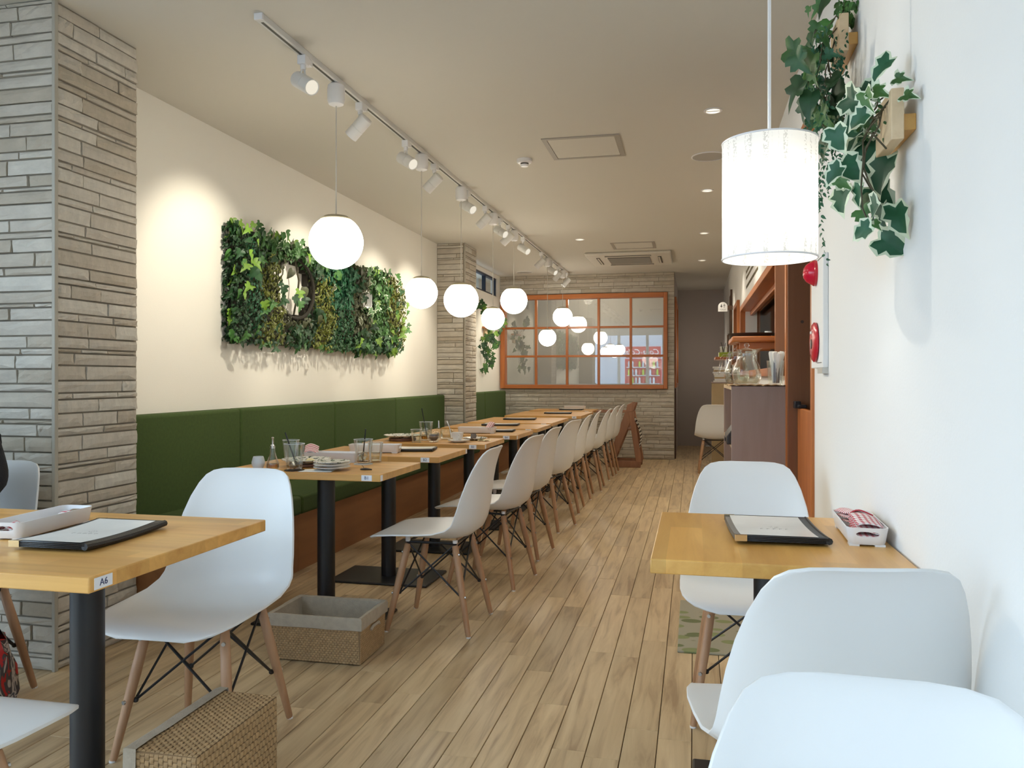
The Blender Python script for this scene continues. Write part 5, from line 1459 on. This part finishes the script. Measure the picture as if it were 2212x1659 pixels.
tc_ = thing('tan_cabinet', 'tan board cabinet standing in the corridor mouth behind the lone chair', 'cabinet', (0.355, 10.59, 0))
MB().box(-0.128, 0.130, -0.14, 0.14, 0.0, 1.07).build('carcass', M['ply_tan'], tc_, bevel=0.003)
MB().box(-0.135, 0.130, -0.15, 0.15, 1.07, 1.085).build('top_board', M['ply_pink'], tc_, bevel=0.002)
pst = thing('paper_stack', 'stack of white papers and napkins on the tan cabinet', 'papers', (0.355, 10.59, 1.085))
rk = random.Random(9)
for k in range(9):
    h = 0.022
    MB().box(-0.10, 0.10, -0.12, 0.12, 0, h - 0.002).build('paper_bundle', [M['paper'], M['white_plastic'], M['ply_tan'], M['paper']][k % 4], pst, (rk.uniform(-0.012, 0.012), rk.uniform(-0.01, 0.01), k * h), (0, 0, rk.uniform(-0.12, 0.12)), smooth=False)

# ------------------------------------------------------------------ floor mat, bag, high chair
fm = MB()
rf = random.Random(3)
fm.box(-0.27, 0.27, -0.39, 0.39, 0.0, 0.009)
tag(fm.build('door_mat', M['rug'], None, (0.205, 3.80, 0.0), bevel=0.003), 'beige floor mat patterned with green leaves before the pine door', 'mat')

hc = thing('high_chair', 'reddish wooden A-frame high chair with a striped strap by the stone wall', 'high chair', (-0.82, 10.5, 0))
def plank2(pts, y0, y1, nm):
    MB().prism(pts, 0, y1 - y0, M=Matrix.Translation((0, y1, 0)) @ Matrix.Rotation(R(90), 4, 'X')).build(nm, M['high_wood'], hc, bevel=0.004)
for y0 in (-0.20, 0.17):
    y1 = y0 + 0.03
    plank2([(-0.255, 0.08), (-0.165, 0.08), (0.055, 0.62), (0.055, 0.70), (-0.03, 0.70)], y0, y1, 'front_leg')
    plank2([(0.015, 0.70), (0.075, 0.71), (0.185, 0.07), (0.110, 0.07)], y0 - 0.005, y1 - 0.005, 'rear_leg')
    plank2([(-0.26, 0.0), (0.165, 0.0), (0.175, 0.085), (-0.25, 0.085)], y0, y1, 'runner')
    plank2([(-0.02, 0.70), (0.07, 0.71), (0.105, 0.815), (0.06, 0.82), (0.0, 0.80)], y0, y1, 'back_post')
    plank2([(-0.36, 0.695), (0.03, 0.695), (0.03, 0.715), (-0.36, 0.715)], y0, y1, 'arm_rail')
MB().box(-0.395, -0.335, -0.20, 0.20, 0.695, 0.72).build('tray_bar', M['high_wood'], hc, bevel=0.004)
MB().box(-0.20, 0.06, -0.17, 0.17, 0.47, 0.49).build('seat', M['high_wood'], hc, bevel=0.004)
for zz in (0.60, 0.72, 0.78):
    MB().box(0.045, 0.062, -0.17, 0.17, zz, zz + 0.045).build('back_slat', M['high_wood'], hc, bevel=0.004)
MB().box(-0.16, -0.12, -0.17, 0.17, 0.20, 0.22).build('foot_bar', M['high_wood'], hc, bevel=0.004)
st = MB()
for yy in (-0.05, 0.12):
    st.grid(1, 14, lambda u, v: (0.07 + 0.05 * math.sin(v * 3.1) + 0.055 * v, yy + 0.05 * u, 0.62 - 0.40 * v))
so = st.build('striped_strap', M['bw_stripe'], hc)
so.modifiers.new('thick', 'SOLIDIFY').thickness = 0.008

bg_ = thing('carrier_bag', 'glossy printed plastic carrier bag on the floor under the left chair', 'bag', (-2.43, 2.30, 0))
b = MB(); rb = random.Random(12)
loops = []
for (z, ax, ay, wv) in ((0.0, 0.14, 0.07, 0.002), (0.06, 0.15, 0.085, 0.008), (0.14, 0.145, 0.08, 0.012), (0.20, 0.135, 0.06, 0.014), (0.25, 0.12, 0.035, 0.012), (0.28, 0.09, 0.014, 0.010)):
    loops.append([(ax * math.copysign(abs(math.cos(t)) ** 0.6, math.cos(t)) + rb.uniform(-wv, wv), ay * math.copysign(abs(math.sin(t)) ** 0.6, math.sin(t)) + rb.uniform(-wv, wv), z + (rb.uniform(-wv, wv) if z else 0)) for t in [2 * math.pi * k / 22 for k in range(22)]])
b.loft(loops); b.build('bag_body', M['bag'], bg_, angle=30)
MB().tube([(-0.05, 0, 0.27), (-0.045, 0.0, 0.325), (0.0, 0, 0.345), (0.045, 0.0, 0.325), (0.05, 0, 0.27)], 0.006, 6).build('bag_handle', M['bag'], bg_)

# ------------------------------------------------------------------ table things
def rrect(hx, hy, r, z, n=4):
    pts = []
    for cx, cy, a0 in ((hx - r, hy - r, 0), (-hx + r, hy - r, 90), (-hx + r, -hy + r, 180), (hx - r, -hy + r, 270)):
        for k in range(n + 1):
            a = R(a0 + 90 * k / n); pts.append((cx + r * math.cos(a), cy + r * math.sin(a), z))
    return pts

def tray_mesh():
    hx, hy, h = 0.050, 0.145, 0.047
    b = MB()
    b.loft([rrect(hx - 0.010, hy - 0.010, 0.012, 0.004), rrect(hx - 0.006, hy - 0.006, 0.016, 0.010), rrect(hx, hy, 0.02, h), rrect(hx - 0.003, hy - 0.003, 0.018, h), rrect(hx - 0.009, hy - 0.009, 0.014, 0.013), rrect(hx - 0.012, hy - 0.012, 0.012, 0.008)])
    o = b.build('cutlery_tray', M['white_plastic'])
    cut = []
    for s in (-1, 1):
        c = MB(); c.prism([(0.017 * math.cos(t * math.pi / 8) * (1) + (0.010 if math.cos(t * math.pi / 8) > 0 else -0.010) - 0.0, 0.031 + 0.0065 * math.sin(t * math.pi / 8)) for t in range(16)], -0.03, 0.03, M=Matrix.Translation((0, s * (hy - 0.004), 0)) @ Matrix.Rotation(R(90), 4, 'X'))
        cut.append(c.build('cutter', M['white_plastic']))
    bool_cut(o, cut)
    f = MB()
    for sx in (-1, 1):
        for sy in (-1, 1): f.box(sx * 0.03 - 0.012, sx * 0.03 + 0.012, sy * 0.12 - 0.015, sy * 0.12 + 0.015, 0.0, 0.005)
    me = o.data; bpy.data.objects.remove(o)
    return me, f.mesh('tray_foot', M['white_plastic'])
TRAY, TFOOT = tray_mesh()

def cutlery_tray(label, loc, rz):
    t = thing('cutlery_tray', label, 'cutlery tray', loc, rz)
    put('tray_body', TRAY, t); put('tray_foot', TFOOT, t)
    return t

def napkin(label, loc, rz, mat='check', tilt=0.0, size=(0.075, 0.11), th=0.016, folds=3):
    n = thing('folded_napkin', label, 'napkin', loc, rz)
    r = random.Random(int((loc[0] + loc[1]) * 1000))
    for k in range(folds):
        b = MB(); w, l = size
        ph = r.uniform(0, 3)
        z0 = k * th / folds
        def top(u, v): return ((u - 0.5) * w, (v - 0.5) * l, z0 + th / folds * (0.55 + 0.35 * math.sin(u * 5 + ph) + 0.2 * math.cos(v * 6 + ph)) + 0.012 * math.sin(math.pi * u) * (1 if k == folds - 1 else 0.5))
        b.grid(8, 8, top)
        o = b.build('napkin_fold', M[mat], n, (0, 0.004 * k, 0.001), (tilt, 0.03 * k, 0.03 * k))
        m = o.modifiers.new('thick', 'SOLIDIFY'); m.thickness = 0.0035; m.offset = -1
    return n

def menu(label, loc, rz, w=0.225, l=0.305, n=4, logo=True, curl=0.010):
    """black bound menu: spine along local +x side, page facing up"""
    t = thing('menu_folder', label, 'menu', loc, rz)
    th = 0.0038
    def sh(u, v, z): return ((u - 0.5) * w, (v - 0.5) * l, z + curl * (2 * v - 1) ** 2 * 0.6 + curl * 0.2 * (1 - u))
    for k in range(n):
        b = MB(); z0 = 0.0008 + k * th
        b.grid(2, 8, lambda u, v: sh(u, v, z0 * (1.0) + 0.0))
        o = b.build('cover_sheet', M['black'], t, angle=70)
        m = o.modifiers.new('thick', 'SOLIDIFY'); m.thickness = th * 0.78; m.offset = 1
    zt = 0.0008 + n * th + 0.0004
    b = MB(); b.grid(2, 8, lambda u, v: sh(0.06 + 0.84 * u, 0.04 + 0.92 * v, zt))
    b.build('clear_page', M['menu_page'], t, angle=70)
    MB().tube([(w / 2, -l / 2 + l * q / 8, 0.008 + curl * (2 * q / 8 - 1) ** 2 * 0.6) for q in range(9)], 0.0088, 8).build('spine', M['black'], t)
    for sy in (-1, 1):
        cn_ = MB()
        for k in range(n):
            z = 0.0004 + k * th + curl * 0.6 + curl * 0.2
            cn_.box(-w / 2 - 0.0012, -w / 2 + 0.028, sy * (l / 2 + 0.0012) - (0.012 if sy > 0 else 0), sy * (l / 2 + 0.0012) + (0.012 if sy < 0 else 0), z, z + th * 0.98)
        cn_.build('metal_corner', M['brass'], t)
    if logo:
        lg = MB(); rr_ = random.Random(5)
        zl = zt + 0.0006 + curl * 0.1
        for k in range(7):
            x = (k - 3) * 0.011
            lg.box(x - 0.003, x + 0.003, 0.012, 0.0128, zl, zl + 0.0002) if False else None
        for a in range(10):
            an = a * 0.628; lg.add([(0.012 * math.cos(an) * rr_.uniform(0.4, 1.0), 0.012 * math.sin(an) * rr_.uniform(0.4, 1) + q2, zl) for q2 in (0, 0.004)] + [(0.012 * math.cos(an) + 0.004, 0.012 * math.sin(an), zl)], [(0, 1, 2)])
        for k in range(5):
            x = (k - 2) * 0.016
            lg.box(x - 0.0035, x + 0.0035, -0.026, -0.0245, zl, zl + 0.0002).box(x - 0.0035, x - 0.002, -0.032, -0.0245, zl, zl + 0.0002)
        lg.build('faint_print', M['print'], t, rot=(0, 0, 0), smooth=False)
    return t

T = 0.72
menu('black menu folder with brass corners on the right-hand table', (0.208, 2.27, T), R(3), 0.225, 0.315)
ct = cutlery_tray('white cutlery tray of red checked napkins on the right-hand table by the wall', (0.427, 2.285, T), R(-2))
napkin('red checked napkin filling the near end of the right-hand tray', (0.427, 2.20, T + 0.022), R(-2), 'check', 0.10, (0.066, 0.10), 0.034, 4)
napkin('white napkin with a red checked corner at the far end of the right-hand tray', (0.427, 2.345, T + 0.026), R(8), 'red_stripe', -0.12, (0.062, 0.11), 0.026, 3)
menu('black menu folder on table A6, gleaming page up', (-1.535, 1.815, T), R(3), 0.205, 0.325)
bpy.context.view_layer.update()
cutlery_tray('long white cutlery tray at the left edge of table A6', (-1.745, 1.88, T), R(4))
napkin('red striped napkin inside the table A6 tray, at its middle', (-1.742, 1.95, T + 0.010), R(6), 'red_stripe', 0.25, (0.045, 0.05), 0.020, 2)
napkin('red checked napkin at the near end of the table A6 tray', (-1.752, 1.775, T + 0.010), R(4), 'check', 0.05, (0.05, 0.05), 0.016, 2)

def tumbler_prof(rb_, rt, h, w=0.0028):
    return [(0, 0), (rb_, 0), (rt, h), (rt - w, h), (rb_ - w, 0.010), (0, 0.010)]
def drink(label, loc, rb_, rt, h, liquid=None, lh=0.0, ice=0, straw=None, facets=24, nm='glass_tumbler'):
    g = thing(nm, label, 'glass', loc)
    MB().lathe(tumbler_prof(rb_, rt, h), n=facets).build('glass_wall', M['glass'], g, angle=30)
    MB().lathe([(rt - 0.0032, h - 0.0005), (rt + 0.0003, h - 0.0005), (rt + 0.0003, h + 0.0012), (rt - 0.0032, h + 0.0012)], n=facets, close=True).build('rim', M['ceramic_blue'], g)
    if liquid:
        rl_ = rb_ - 0.0035 + (rt - rb_) * lh / h
        MB().lathe([(0, 0.0105), (rb_ - 0.0035, 0.0105), (rl_, lh), (0, lh)], n=20).build('drink', M[liquid], g)
    r = random.Random(int(loc[0] * 900 + loc[1] * 700))
    for k in range(ice):
        s = rb_ * 0.42
        MB().box(-s, s, -s, s, -s, s).build('ice_cube', M['ice'], g, (r.uniform(-0.35, 0.35) * rb_, r.uniform(-0.35, 0.35) * rb_, max(lh, 0.02) + 0.006 + k * s * 1.1), (r.uniform(0, 1), r.uniform(0, 1), r.uniform(0, 1)), bevel=s * 0.3)
    if straw:
        dx, dy, top = straw
        MB().cyl((-dx * 0.3, -dy * 0.3, 0.014), (dx, dy, top), 0.0032, n=8).build('straw', M['straw'], g)
    return g
def disc(name, label, cat, loc, r, h, mat, n=28):
    b = MB(); b.lathe([(0, 0), (r, 0), (r, h), (0, h)], n=n)
    return tag(b.build(name, M[mat], None, loc), label, cat)
def plate_mesh(r, mat='plate', depth=0.018):
    return MB().lathe([(0, 0), (r * 0.55, 0), (r * 0.62, 0.003), (r, depth), (r, depth + 0.003), (r * 0.60, 0.007), (0, 0.006)], n=40)

# B1
v = thing('toothpick_pot', 'small pale ceramic pot at the left corner of table B1', 'pot', (-1.945, 3.345, T))
MB().lathe([(0, 0), (0.020, 0), (0.022, 0.006), (0.030, 0.022), (0.030, 0.034), (0.024, 0.056), (0.022, 0.060), (0.019, 0.060), (0.022, 0.05), (0, 0.012)], n=28).build('pot_body', M['ceramic_blue'], v, angle=60)
oil = thing('oil_bottle', 'clear glass oil bottle with a silver pourer on table B1', 'bottle', (-1.87, 3.34, T))
MB().lathe([(0, 0), (0.026, 0), (0.030, 0.01), (0.030, 0.028), (0.021, 0.05), (0.013, 0.075), (0.011, 0.098), (0.013, 0.106), (0.011, 0.106), (0.009, 0.09), (0.027, 0.03), (0.026, 0.008), (0, 0.006)], n=24).build('bottle_glass', M['glass'], oil, angle=60)
MB().lathe([(0, 0.007), (0.026, 0.009), (0.0268, 0.028), (0.0, 0.028)], n=20).build('oil', M['tea'], oil)
MB().lathe([(0, 0.098), (0.010, 0.098), (0.010, 0.112), (0.005, 0.116), (0.0042, 0.142), (0.006, 0.146), (0.004, 0.150), (0, 0.151)], n=14).build('pourer', M['chrome'], oil)
disc('coaster', 'dark round coaster under the front left tumbler on table B1', 'coaster', (-1.765, 3.345, T), 0.045, 0.003, 'tray_brown')
drink('big iced tumbler with a leaning black straw, front left on table B1', (-1.765, 3.345, T + 0.003), 0.034, 0.047, 0.118, 'tea', 0.02, 2, (-0.045, 0.0, 0.168))
drink('half-full water tumbler behind the iced one, left on table B1', (-1.965, 3.69, T), 0.030, 0.042, 0.108, 'water', 0.055)
disc('coaster', 'round coaster under the tumbler with the upright straw on table B1', 'coaster', (-1.565, 3.66, T), 0.046, 0.003, 'ceramic_blue')
drink('tumbler of ice and coffee dregs with an upright black straw on table B1', (-1.565, 3.66, T + 0.003), 0.034, 0.047, 0.118, 'coffee', 0.014, 2, (0.012, 0.0, 0.168))
drink('water tumbler half hidden at the far edge of table B1', (-1.545, 3.765, T), 0.029, 0.038, 0.098, 'water', 0.05)
cutlery_tray('long white tray across the far side of table B1', (-1.77, 3.755, T), R(90))
napkin('red striped napkin propped at the left end of the table B1 tray', (-1.885, 3.752, T + 0.044), R(20), 'red_stripe', 0.5, (0.07, 0.07), 0.016, 2)
bp_ = thing('serving_plate', 'large patterned plate on a brown base on table B1', 'plate', (-1.80, 3.53, T))
MB().lathe([(0, 0), (0.075, 0), (0.082, 0.004), (0.082, 0.014), (0, 0.014)], n=36).build('wooden_base', M['brown_board'], bp_)
plate_mesh(0.115).build('plate_rim', M['plate'], bp_, (0, 0, 0.0145))
MB().lathe([(0, 0), (0.024, 0.0), (0.019, 0.012), (0.008, 0.018), (0, 0.019)], (0.03, -0.02, 0.021), 12).build('food_morsel', M['food'], bp_)
pn = MB(); pn.grid(5, 4, lambda u, v_: (-0.075 + 0.15 * u, -0.05 + 0.1 * v_, 0.0012 + 0.003 * u * v_))
pno = pn.build('paper_napkin', M['paper'], None, (-1.655, 3.357, T), (0, 0, R(8))); pno.modifiers.new('thick', 'SOLIDIFY').thickness = 0.001
tag(pno, 'white paper napkin under the stacked side plates on table B1', 'napkin')
for k in range(3):
    lb = ['bottom side plate of the stack of three on table B1', 'middle side plate of the stack of three on table B1', 'top patterned side plate of the stack of three on table B1'][k]
    o = MB().lathe([(0, 0), (0.042, 0), (0.046, 0.003), (0.082, 0.009), (0.083, 0.012), (0.045, 0.0066), (0, 0.006)], n=40).build('side_plate', M['ceramic'] if k < 2 else M['plate'], None, (-1.605, 3.395, T + 0.0056 + k * 0.0122), angle=60)
    tag(o, lb, 'plate', 'stacked side plates on table B1')
ps = thing('stirrer_scrap', 'small dark twig-like scrap lying at the front of table B1', 'scrap', (-1.455, 3.42, T))
MB().tube([(-0.022, 0, 0.004), (0.0, 0.004, 0.005), (0.03, 0.01, 0.003)], [0.003, 0.006, 0.003], 8).build('leaf', M['tray_brown'], ps)
MB().tube([(-0.004, 0, 0.006), (-0.007, 0, 0.016), (-0.015, 0, 0.022)], 0.0012, 6).build('stalk', M['vine'], ps)

# B2
cutlery_tray('white cutlery tray on the otherwise clear table B2', (-1.745, 4.25, T), R(97))
menu('black menu folder beside the white tray on table B2', (-1.60, 4.43, T), R(-80), 0.20, 0.285, 3, False, 0.004)

# B3
b3 = thing('serving_plate', 'patterned plate on a round brown base at the left end of table B3', 'plate', (-1.90, 5.10, T))
MB().lathe([(0, 0), (0.085, 0), (0.09, 0.004), (0.09, 0.018), (0, 0.018)], n=36).build('wooden_base', M['brown_board'], b3)
plate_mesh(0.125).build('plate_rim', M['plate'], b3, (0, 0, 0.0185))
fk = thing('table_knife', 'knife laid across the patterned plate on table B3', 'knife', (-1.87, 5.06, T + 0.0435), R(25))
MB().box(0.0, 0.10, -0.006, 0.006, 0, 0.0015).build('blade', M['chrome'], fk)
MB().box(-0.07, 0.0, -0.005, 0.005, -0.001, 0.003).build('grip', M['chrome'], fk, bevel=0.001)
drink('short faceted water tumbler at the front edge of table B3', (-1.748, 4.945, T), 0.029, 0.039, 0.086, 'water', 0.048, 0, None, 10)
drink('tall tumbler of iced brown dregs with a black straw on table B3', (-1.745, 5.13, T), 0.034, 0.046, 0.125, 'tea', 0.03, 3, (-0.03, 0.0, 0.215))
sb = thing('sugar_bowl', 'lidded glass sugar bowl with a grey inner cup on table B3', 'sugar bowl', (-1.655, 5.02, T))
MB().lathe([(0, 0), (0.026, 0), (0.040, 0.018), (0.043, 0.04), (0.037, 0.062), (0.034, 0.062), (0.040, 0.04), (0, 0.004)], n=28).build('outer_glass', M['glass'], sb, angle=60)
MB().lathe([(0, 0.008), (0.016, 0.010), (0.031, 0.030), (0.034, 0.052), (0.0, 0.054)], n=24).build('inner_cup', M['grey_sugar'], sb, angle=60)
MB().lathe([(0.038, 0.056), (0.036, 0.062), (0.015, 0.070), (0.004, 0.072), (0.008, 0.078), (0, 0.081)], n=24).build('lid', M['glass'], sb, angle=60)
jr = thing('glass_jar', 'clear glass jar with a long silver spoon standing in it on table B3', 'jar', (-1.64, 5.26, T))
MB().lathe([(0, 0), (0.040, 0), (0.046, 0.01), (0.046, 0.055), (0.036, 0.07), (0.033, 0.07), (0.042, 0.05), (0.042, 0.01), (0, 0.006)], n=28).build('jar_glass', M['glass'], jr, angle=60)
MB().tube([(0.03, 0.0, 0.01), (0.02, 0, 0.08), (0.0, 0, 0.125)], [0.006, 0.0025, 0.004], 8).build('spoon', M['chrome'], jr)
mb_ = thing('oil_bottle', 'small bottle with a bright blue-silver top at the back of table B3', 'bottle', (-1.735, 5.37, T))
MB().lathe([(0, 0), (0.02, 0), (0.022, 0.01), (0.020, 0.05), (0.010, 0.075), (0, 0.075)], n=20).build('bottle_glass', M['glass'], mb_, angle=60)
MB().lathe([(0, 0.07), (0.008, 0.07), (0.006, 0.12), (0, 0.122)], n=14).build('pourer', M['chrome'], mb_)
sau = tag(MB().lathe([(0, 0), (0.036, 0), (0.040, 0.003), (0.072, 0.013), (0.073, 0.016), (0.038, 0.007), (0, 0.006)], n=36).build('saucer', M['ceramic'], None, (-1.49, 5.04, T), angle=60), 'white saucer under the teacup on table B3', 'saucer')
tcup = thing('teacup', 'white ceramic teacup on a saucer on table B3', 'cup', (-1.50, 5.04, T + 0.0065))
MB().lathe([(0, 0), (0.024, 0), (0.025, 0.006), (0.036, 0.03), (0.041, 0.058), (0.039, 0.058), (0.033, 0.03), (0, 0.01)], n=32).build('cup_body', M['ceramic'], tcup, angle=60)
MB().tube([(0.036 * 0.5, -0.034, 0.046), (0.035, -0.058, 0.044), (0.036, -0.062, 0.026), (0.018, -0.034, 0.016)], 0.0042, 8).build('cup_handle', M['ceramic'], tcup)
sp2 = tag(plate_mesh(0.085, depth=0.014).build('side_plate', M['plate'], None, (-1.44, 5.25, T), angle=60), 'patterned side plate behind the teacup on table B3', 'plate')
cr = thing('creamer', 'small grey metal creamer standing on the side plate of table B3', 'creamer', (-1.45, 5.25, T + 0.008))
MB().lathe([(0, 0), (0.016, 0), (0.019, 0.006), (0.019, 0.034), (0.017, 0.034), (0.016, 0.008), (0, 0.006)], n=20).build('creamer_body', M['grey_sugar'], cr, angle=60)
MB().tube([(0.017, 0, 0.03), (0.03, 0, 0.026), (0.018, 0, 0.01)], 0.002, 6).build('creamer_handle', M['chrome'], cr)
yp = thing('sugar_sachet', 'crumpled yellow sachet at the right front of table B3', 'sachet', (-1.365, 5.18, T), R(20))
MB().grid(6, 4, lambda u, v_: (-0.035 + 0.07 * u, -0.022 + 0.044 * v_, 0.002 + 0.006 * abs(math.sin(u * 7 + v_ * 4)))).build('sachet_foil', M['food'], yp, angle=20)
MB().grid(4, 4, lambda u, v_: (0.0 + 0.05 * u, -0.045 + 0.04 * v_, 0.002 + 0.006 * abs(math.sin(u * 9 + v_ * 5)))).build('torn_piece', M['food'], yp, angle=20)

# B4 .. B8
cutlery_tray('white cutlery tray on table B4 with a rolled napkin', (-1.60, 5.90, T), R(95))
napkin('patterned napkin sticking up at the right end of the table B4 tray', (-1.50, 5.90, T + 0.044), R(-20), 'check', 0.6, (0.05, 0.08), 0.02, 2)
menu('black menu folder just behind the tray on table B4', (-1.50, 6.13, T), R(-85), 0.19, 0.27, 3, False, 0.003)
menu('black menu folder alone on table B5', (-1.66, 6.93, T), R(-84), 0.225, 0.315, 3, False, 0.004)
menu('black menu folder alone on the sixth table along the bench', (-1.70, 7.92, T), R(-84), 0.225, 0.315, 3, False, 0.004)
menu('black menu folder alone on the long seventh table', (-1.55, 9.35, T), R(-84), 0.225, 0.315, 3, False, 0.004)
menu('black menu folder in front of the white tray on the farthest table', (-1.55, 10.42, T), R(-88), 0.225, 0.30, 3, False, 0.003)
cutlery_tray('white cutlery tray on the farthest table near the stone wall', (-1.545, 10.68, T), R(91))

# far shelf glasses
for k, (dx, dy) in enumerate(((-0.02, -0.09), (-0.02, 0.05))):
    drink(['tumbler holding black straws at the near end of the lime caddy', 'tumbler holding black straws at the far end of the lime caddy'][k], (0.37 + dx, 9.95 + dy, 1.3895), 0.032, 0.042, 0.12, None, 0, 0, (0.03 * (1 if k else -1), 0.0, 0.17))

# ------------------------------------------------------------------ seated person at the left edge
def skin(name, pts, edges, rad, mat, parent, sub=2, root=0):
    me = bpy.data.meshes.new(name); me.from_pydata(pts, edges, [])
    o = bpy.data.objects.new(name, me); COL.objects.link(o)
    sk = o.modifiers.new('skin', 'SKIN'); sk.use_smooth_shade = True
    for i, v_ in enumerate(me.skin_vertices[0].data):
        rr_ = rad[i]; v_.radius = rr_ if isinstance(rr_, tuple) else (rr_, rr_); v_.use_root = (i == root)
    su_ = o.modifiers.new('sub', 'SUBSURF'); su_.levels = sub; su_.render_levels = sub
    dg = bpy.context.evaluated_depsgraph_get()
    m2 = bpy.data.meshes.new_from_object(o.evaluated_get(dg))
    bpy.data.objects.remove(o)
    m2.name = name; m2.materials.clear(); m2.materials.append(mat)
    m2.polygons.foreach_set('use_smooth', [True] * len(m2.polygons))
    return put(name, m2, parent)

pe = thing('person', 'person in a black coat seated at the left edge, facing table A6', 'person', (-2.572, 2.27, 0))
P_ = [(0, 0, 0.53), (0, 0.02, 0.66), (0, 0.04, 0.82), (0, 0.04, 0.95), (0, 0.03, 1.03), (0, 0.03, 1.09), (0, -0.014, 1.155), (0, -0.012, 1.235), (0, -0.004, 1.29)]
E_ = [(k, k + 1) for k in range(8)]
Rd = [(0.15, 0.11), (0.14, 0.105), (0.155, 0.11), (0.15, 0.10), (0.075, 0.065), (0.050, 0.052), (0.060, 0.076), (0.075, 0.090), (0.060, 0.070)]
def addc(chain, radii, start):
    last = start
    for p, r_ in zip(chain, radii):
        P_.append(p); Rd.append(r_); E_.append((last, len(P_) - 1)); last = len(P_) - 1
    return last
hands = []
for s in (-1, 1):
    w_ = addc([(s * 0.145, 0.05, 0.93), (s * 0.235, 0.02, 0.775), (s * 0.235, -0.05, 0.768), (s * 0.17, -0.20, 0.765), (s * 0.13, -0.31, 0.765), (s * 0.115, -0.36, 0.762)], [0.062, 0.050, 0.044, 0.036, 0.028, (0.038, 0.018)], 3)
    for k, (dx, L_) in enumerate(((-0.028, 0.065), (-0.010, 0.078), (0.009, 0.072), (0.027, 0.055))):
        bx_ = s * 0.115 + dx
        addc([(bx_, -0.385, 0.762), (bx_ + dx * 0.2, -0.40 - L_ * 0.45, 0.764), (bx_ + dx * 0.3, -0.40 - L_, 0.752)], [0.0095, 0.0088, 0.0075], w_)
    addc([(s * 0.075, -0.355, 0.758), (s * 0.060, -0.39, 0.755)], [0.011, 0.009], w_)
    addc([(s * 0.10, -0.06, 0.52), (s * 0.12, -0.24, 0.525), (s * 0.125, -0.42, 0.50), (s * 0.125, -0.40, 0.28), (s * 0.125, -0.37, 0.09), (s * 0.125, -0.40, 0.045), (s * 0.13, -0.50, 0.035)], [0.088, 0.080, 0.060, 0.050, 0.038, 0.040, 0.034], 0)
skin('body', P_, E_, Rd, M['skin'], pe)
Cp = [(0, 0.0, 0.54), (0, 0.02, 0.66), (0, 0.04, 0.82), (0, 0.04, 0.95), (0, 0.03, 1.03)]
Ce = [(0, 1), (1, 2), (2, 3), (3, 4)]; Cr = [(0.185, 0.135), (0.17, 0.125), (0.18, 0.13), (0.17, 0.12), (0.09, 0.08)]
for s in (-1, 1):
    b0 = len(Cp)
    Cp += [(s * 0.150, 0.05, 0.925), (s * 0.25, 0.02, 0.776), (s * 0.252, -0.05, 0.774), (s * 0.17, -0.20, 0.772), (s * 0.135, -0.30, 0.770)]
    Cr += [0.070, 0.056, 0.052, 0.046, 0.040]
    Ce += [(3, b0)] + [(b0 + k, b0 + k + 1) for k in range(4)]
skin('coat', Cp, Ce, Cr, M['coat'], pe)
Tp = [(0, 0, 0.53)]; Te = []; Tr = [(0.16, 0.12)]
for s in (-1, 1):
    b0 = len(Tp)
    Tp += [(s * 0.10, -0.06, 0.52), (s * 0.12, -0.24, 0.527), (s * 0.125, -0.42, 0.50), (s * 0.125, -0.40, 0.28), (s * 0.125, -0.37, 0.10)]
    Tr += [0.096, 0.088, 0.070, 0.060, 0.050]
    Te += [(0, b0)] + [(b0 + k, b0 + k + 1) for k in range(4)]
skin('trousers', Tp, Te, Tr, pmat('dark_trousers', (0.02, 0.02, 0.03, 1), 0.9), pe)
for s in (-1, 1):
    skin('shoe', [(s * 0.125, -0.355, 0.045), (s * 0.125, -0.43, 0.042), (s * 0.13, -0.53, 0.036)], [(0, 1), (1, 2)], [0.045, 0.046, 0.036], M['black'], pe)
hr = MB()
def hair_pt(u, v):
    a = 2 * math.pi * u                       # 0 = front of the face (-y)
    lim = R(62) + R(66) * (0.5 - 0.5 * math.cos(a)) ** 0.6
    p = lim * v
    k = 1.0 + 0.02 * math.sin(a * 9)
    return (0.082 * k * math.sin(p) * math.sin(a), 0.0 - 0.098 * k * math.sin(p) * math.cos(a), 0.116 * math.cos(p))
hr.grid(32, 12, hair_pt)
hro = hr.build('hair', M['hair'], pe, (0, -0.012, 1.228), angle=80)
hro.modifiers.new('thick', 'SOLIDIFY').thickness = 0.008
for s in (-1, 1):
    MB().lathe([(0, -0.010), (0.008, -0.006), (0.010, 0), (0.008, 0.006), (0, 0.010)], (s * 0.028, -0.086, 1.225), 12).build('eye', M['hair'], pe)
    MB().lathe([(0, -0.022), (0.010, -0.012), (0.012, 0.0), (0.009, 0.016), (0, 0.024)], (s * 0.078, -0.01, 1.215), 10).build('ear', M['skin'], pe)
MB().loft([[(-0.012, -0.095, 1.195), (0.012, -0.095, 1.195), (0.0, -0.125, 1.198)], [(-0.006, -0.095, 1.235), (0.006, -0.095, 1.235), (0.0, -0.105, 1.235)]]).build('nose', M['skin'], pe)
MB().box(-0.020, 0.020, -0.093, -0.082, 1.150, 1.157).build('mouth', pmat('lips', (0.45, 0.16, 0.14, 1), 0.5), pe, bevel=0.003)
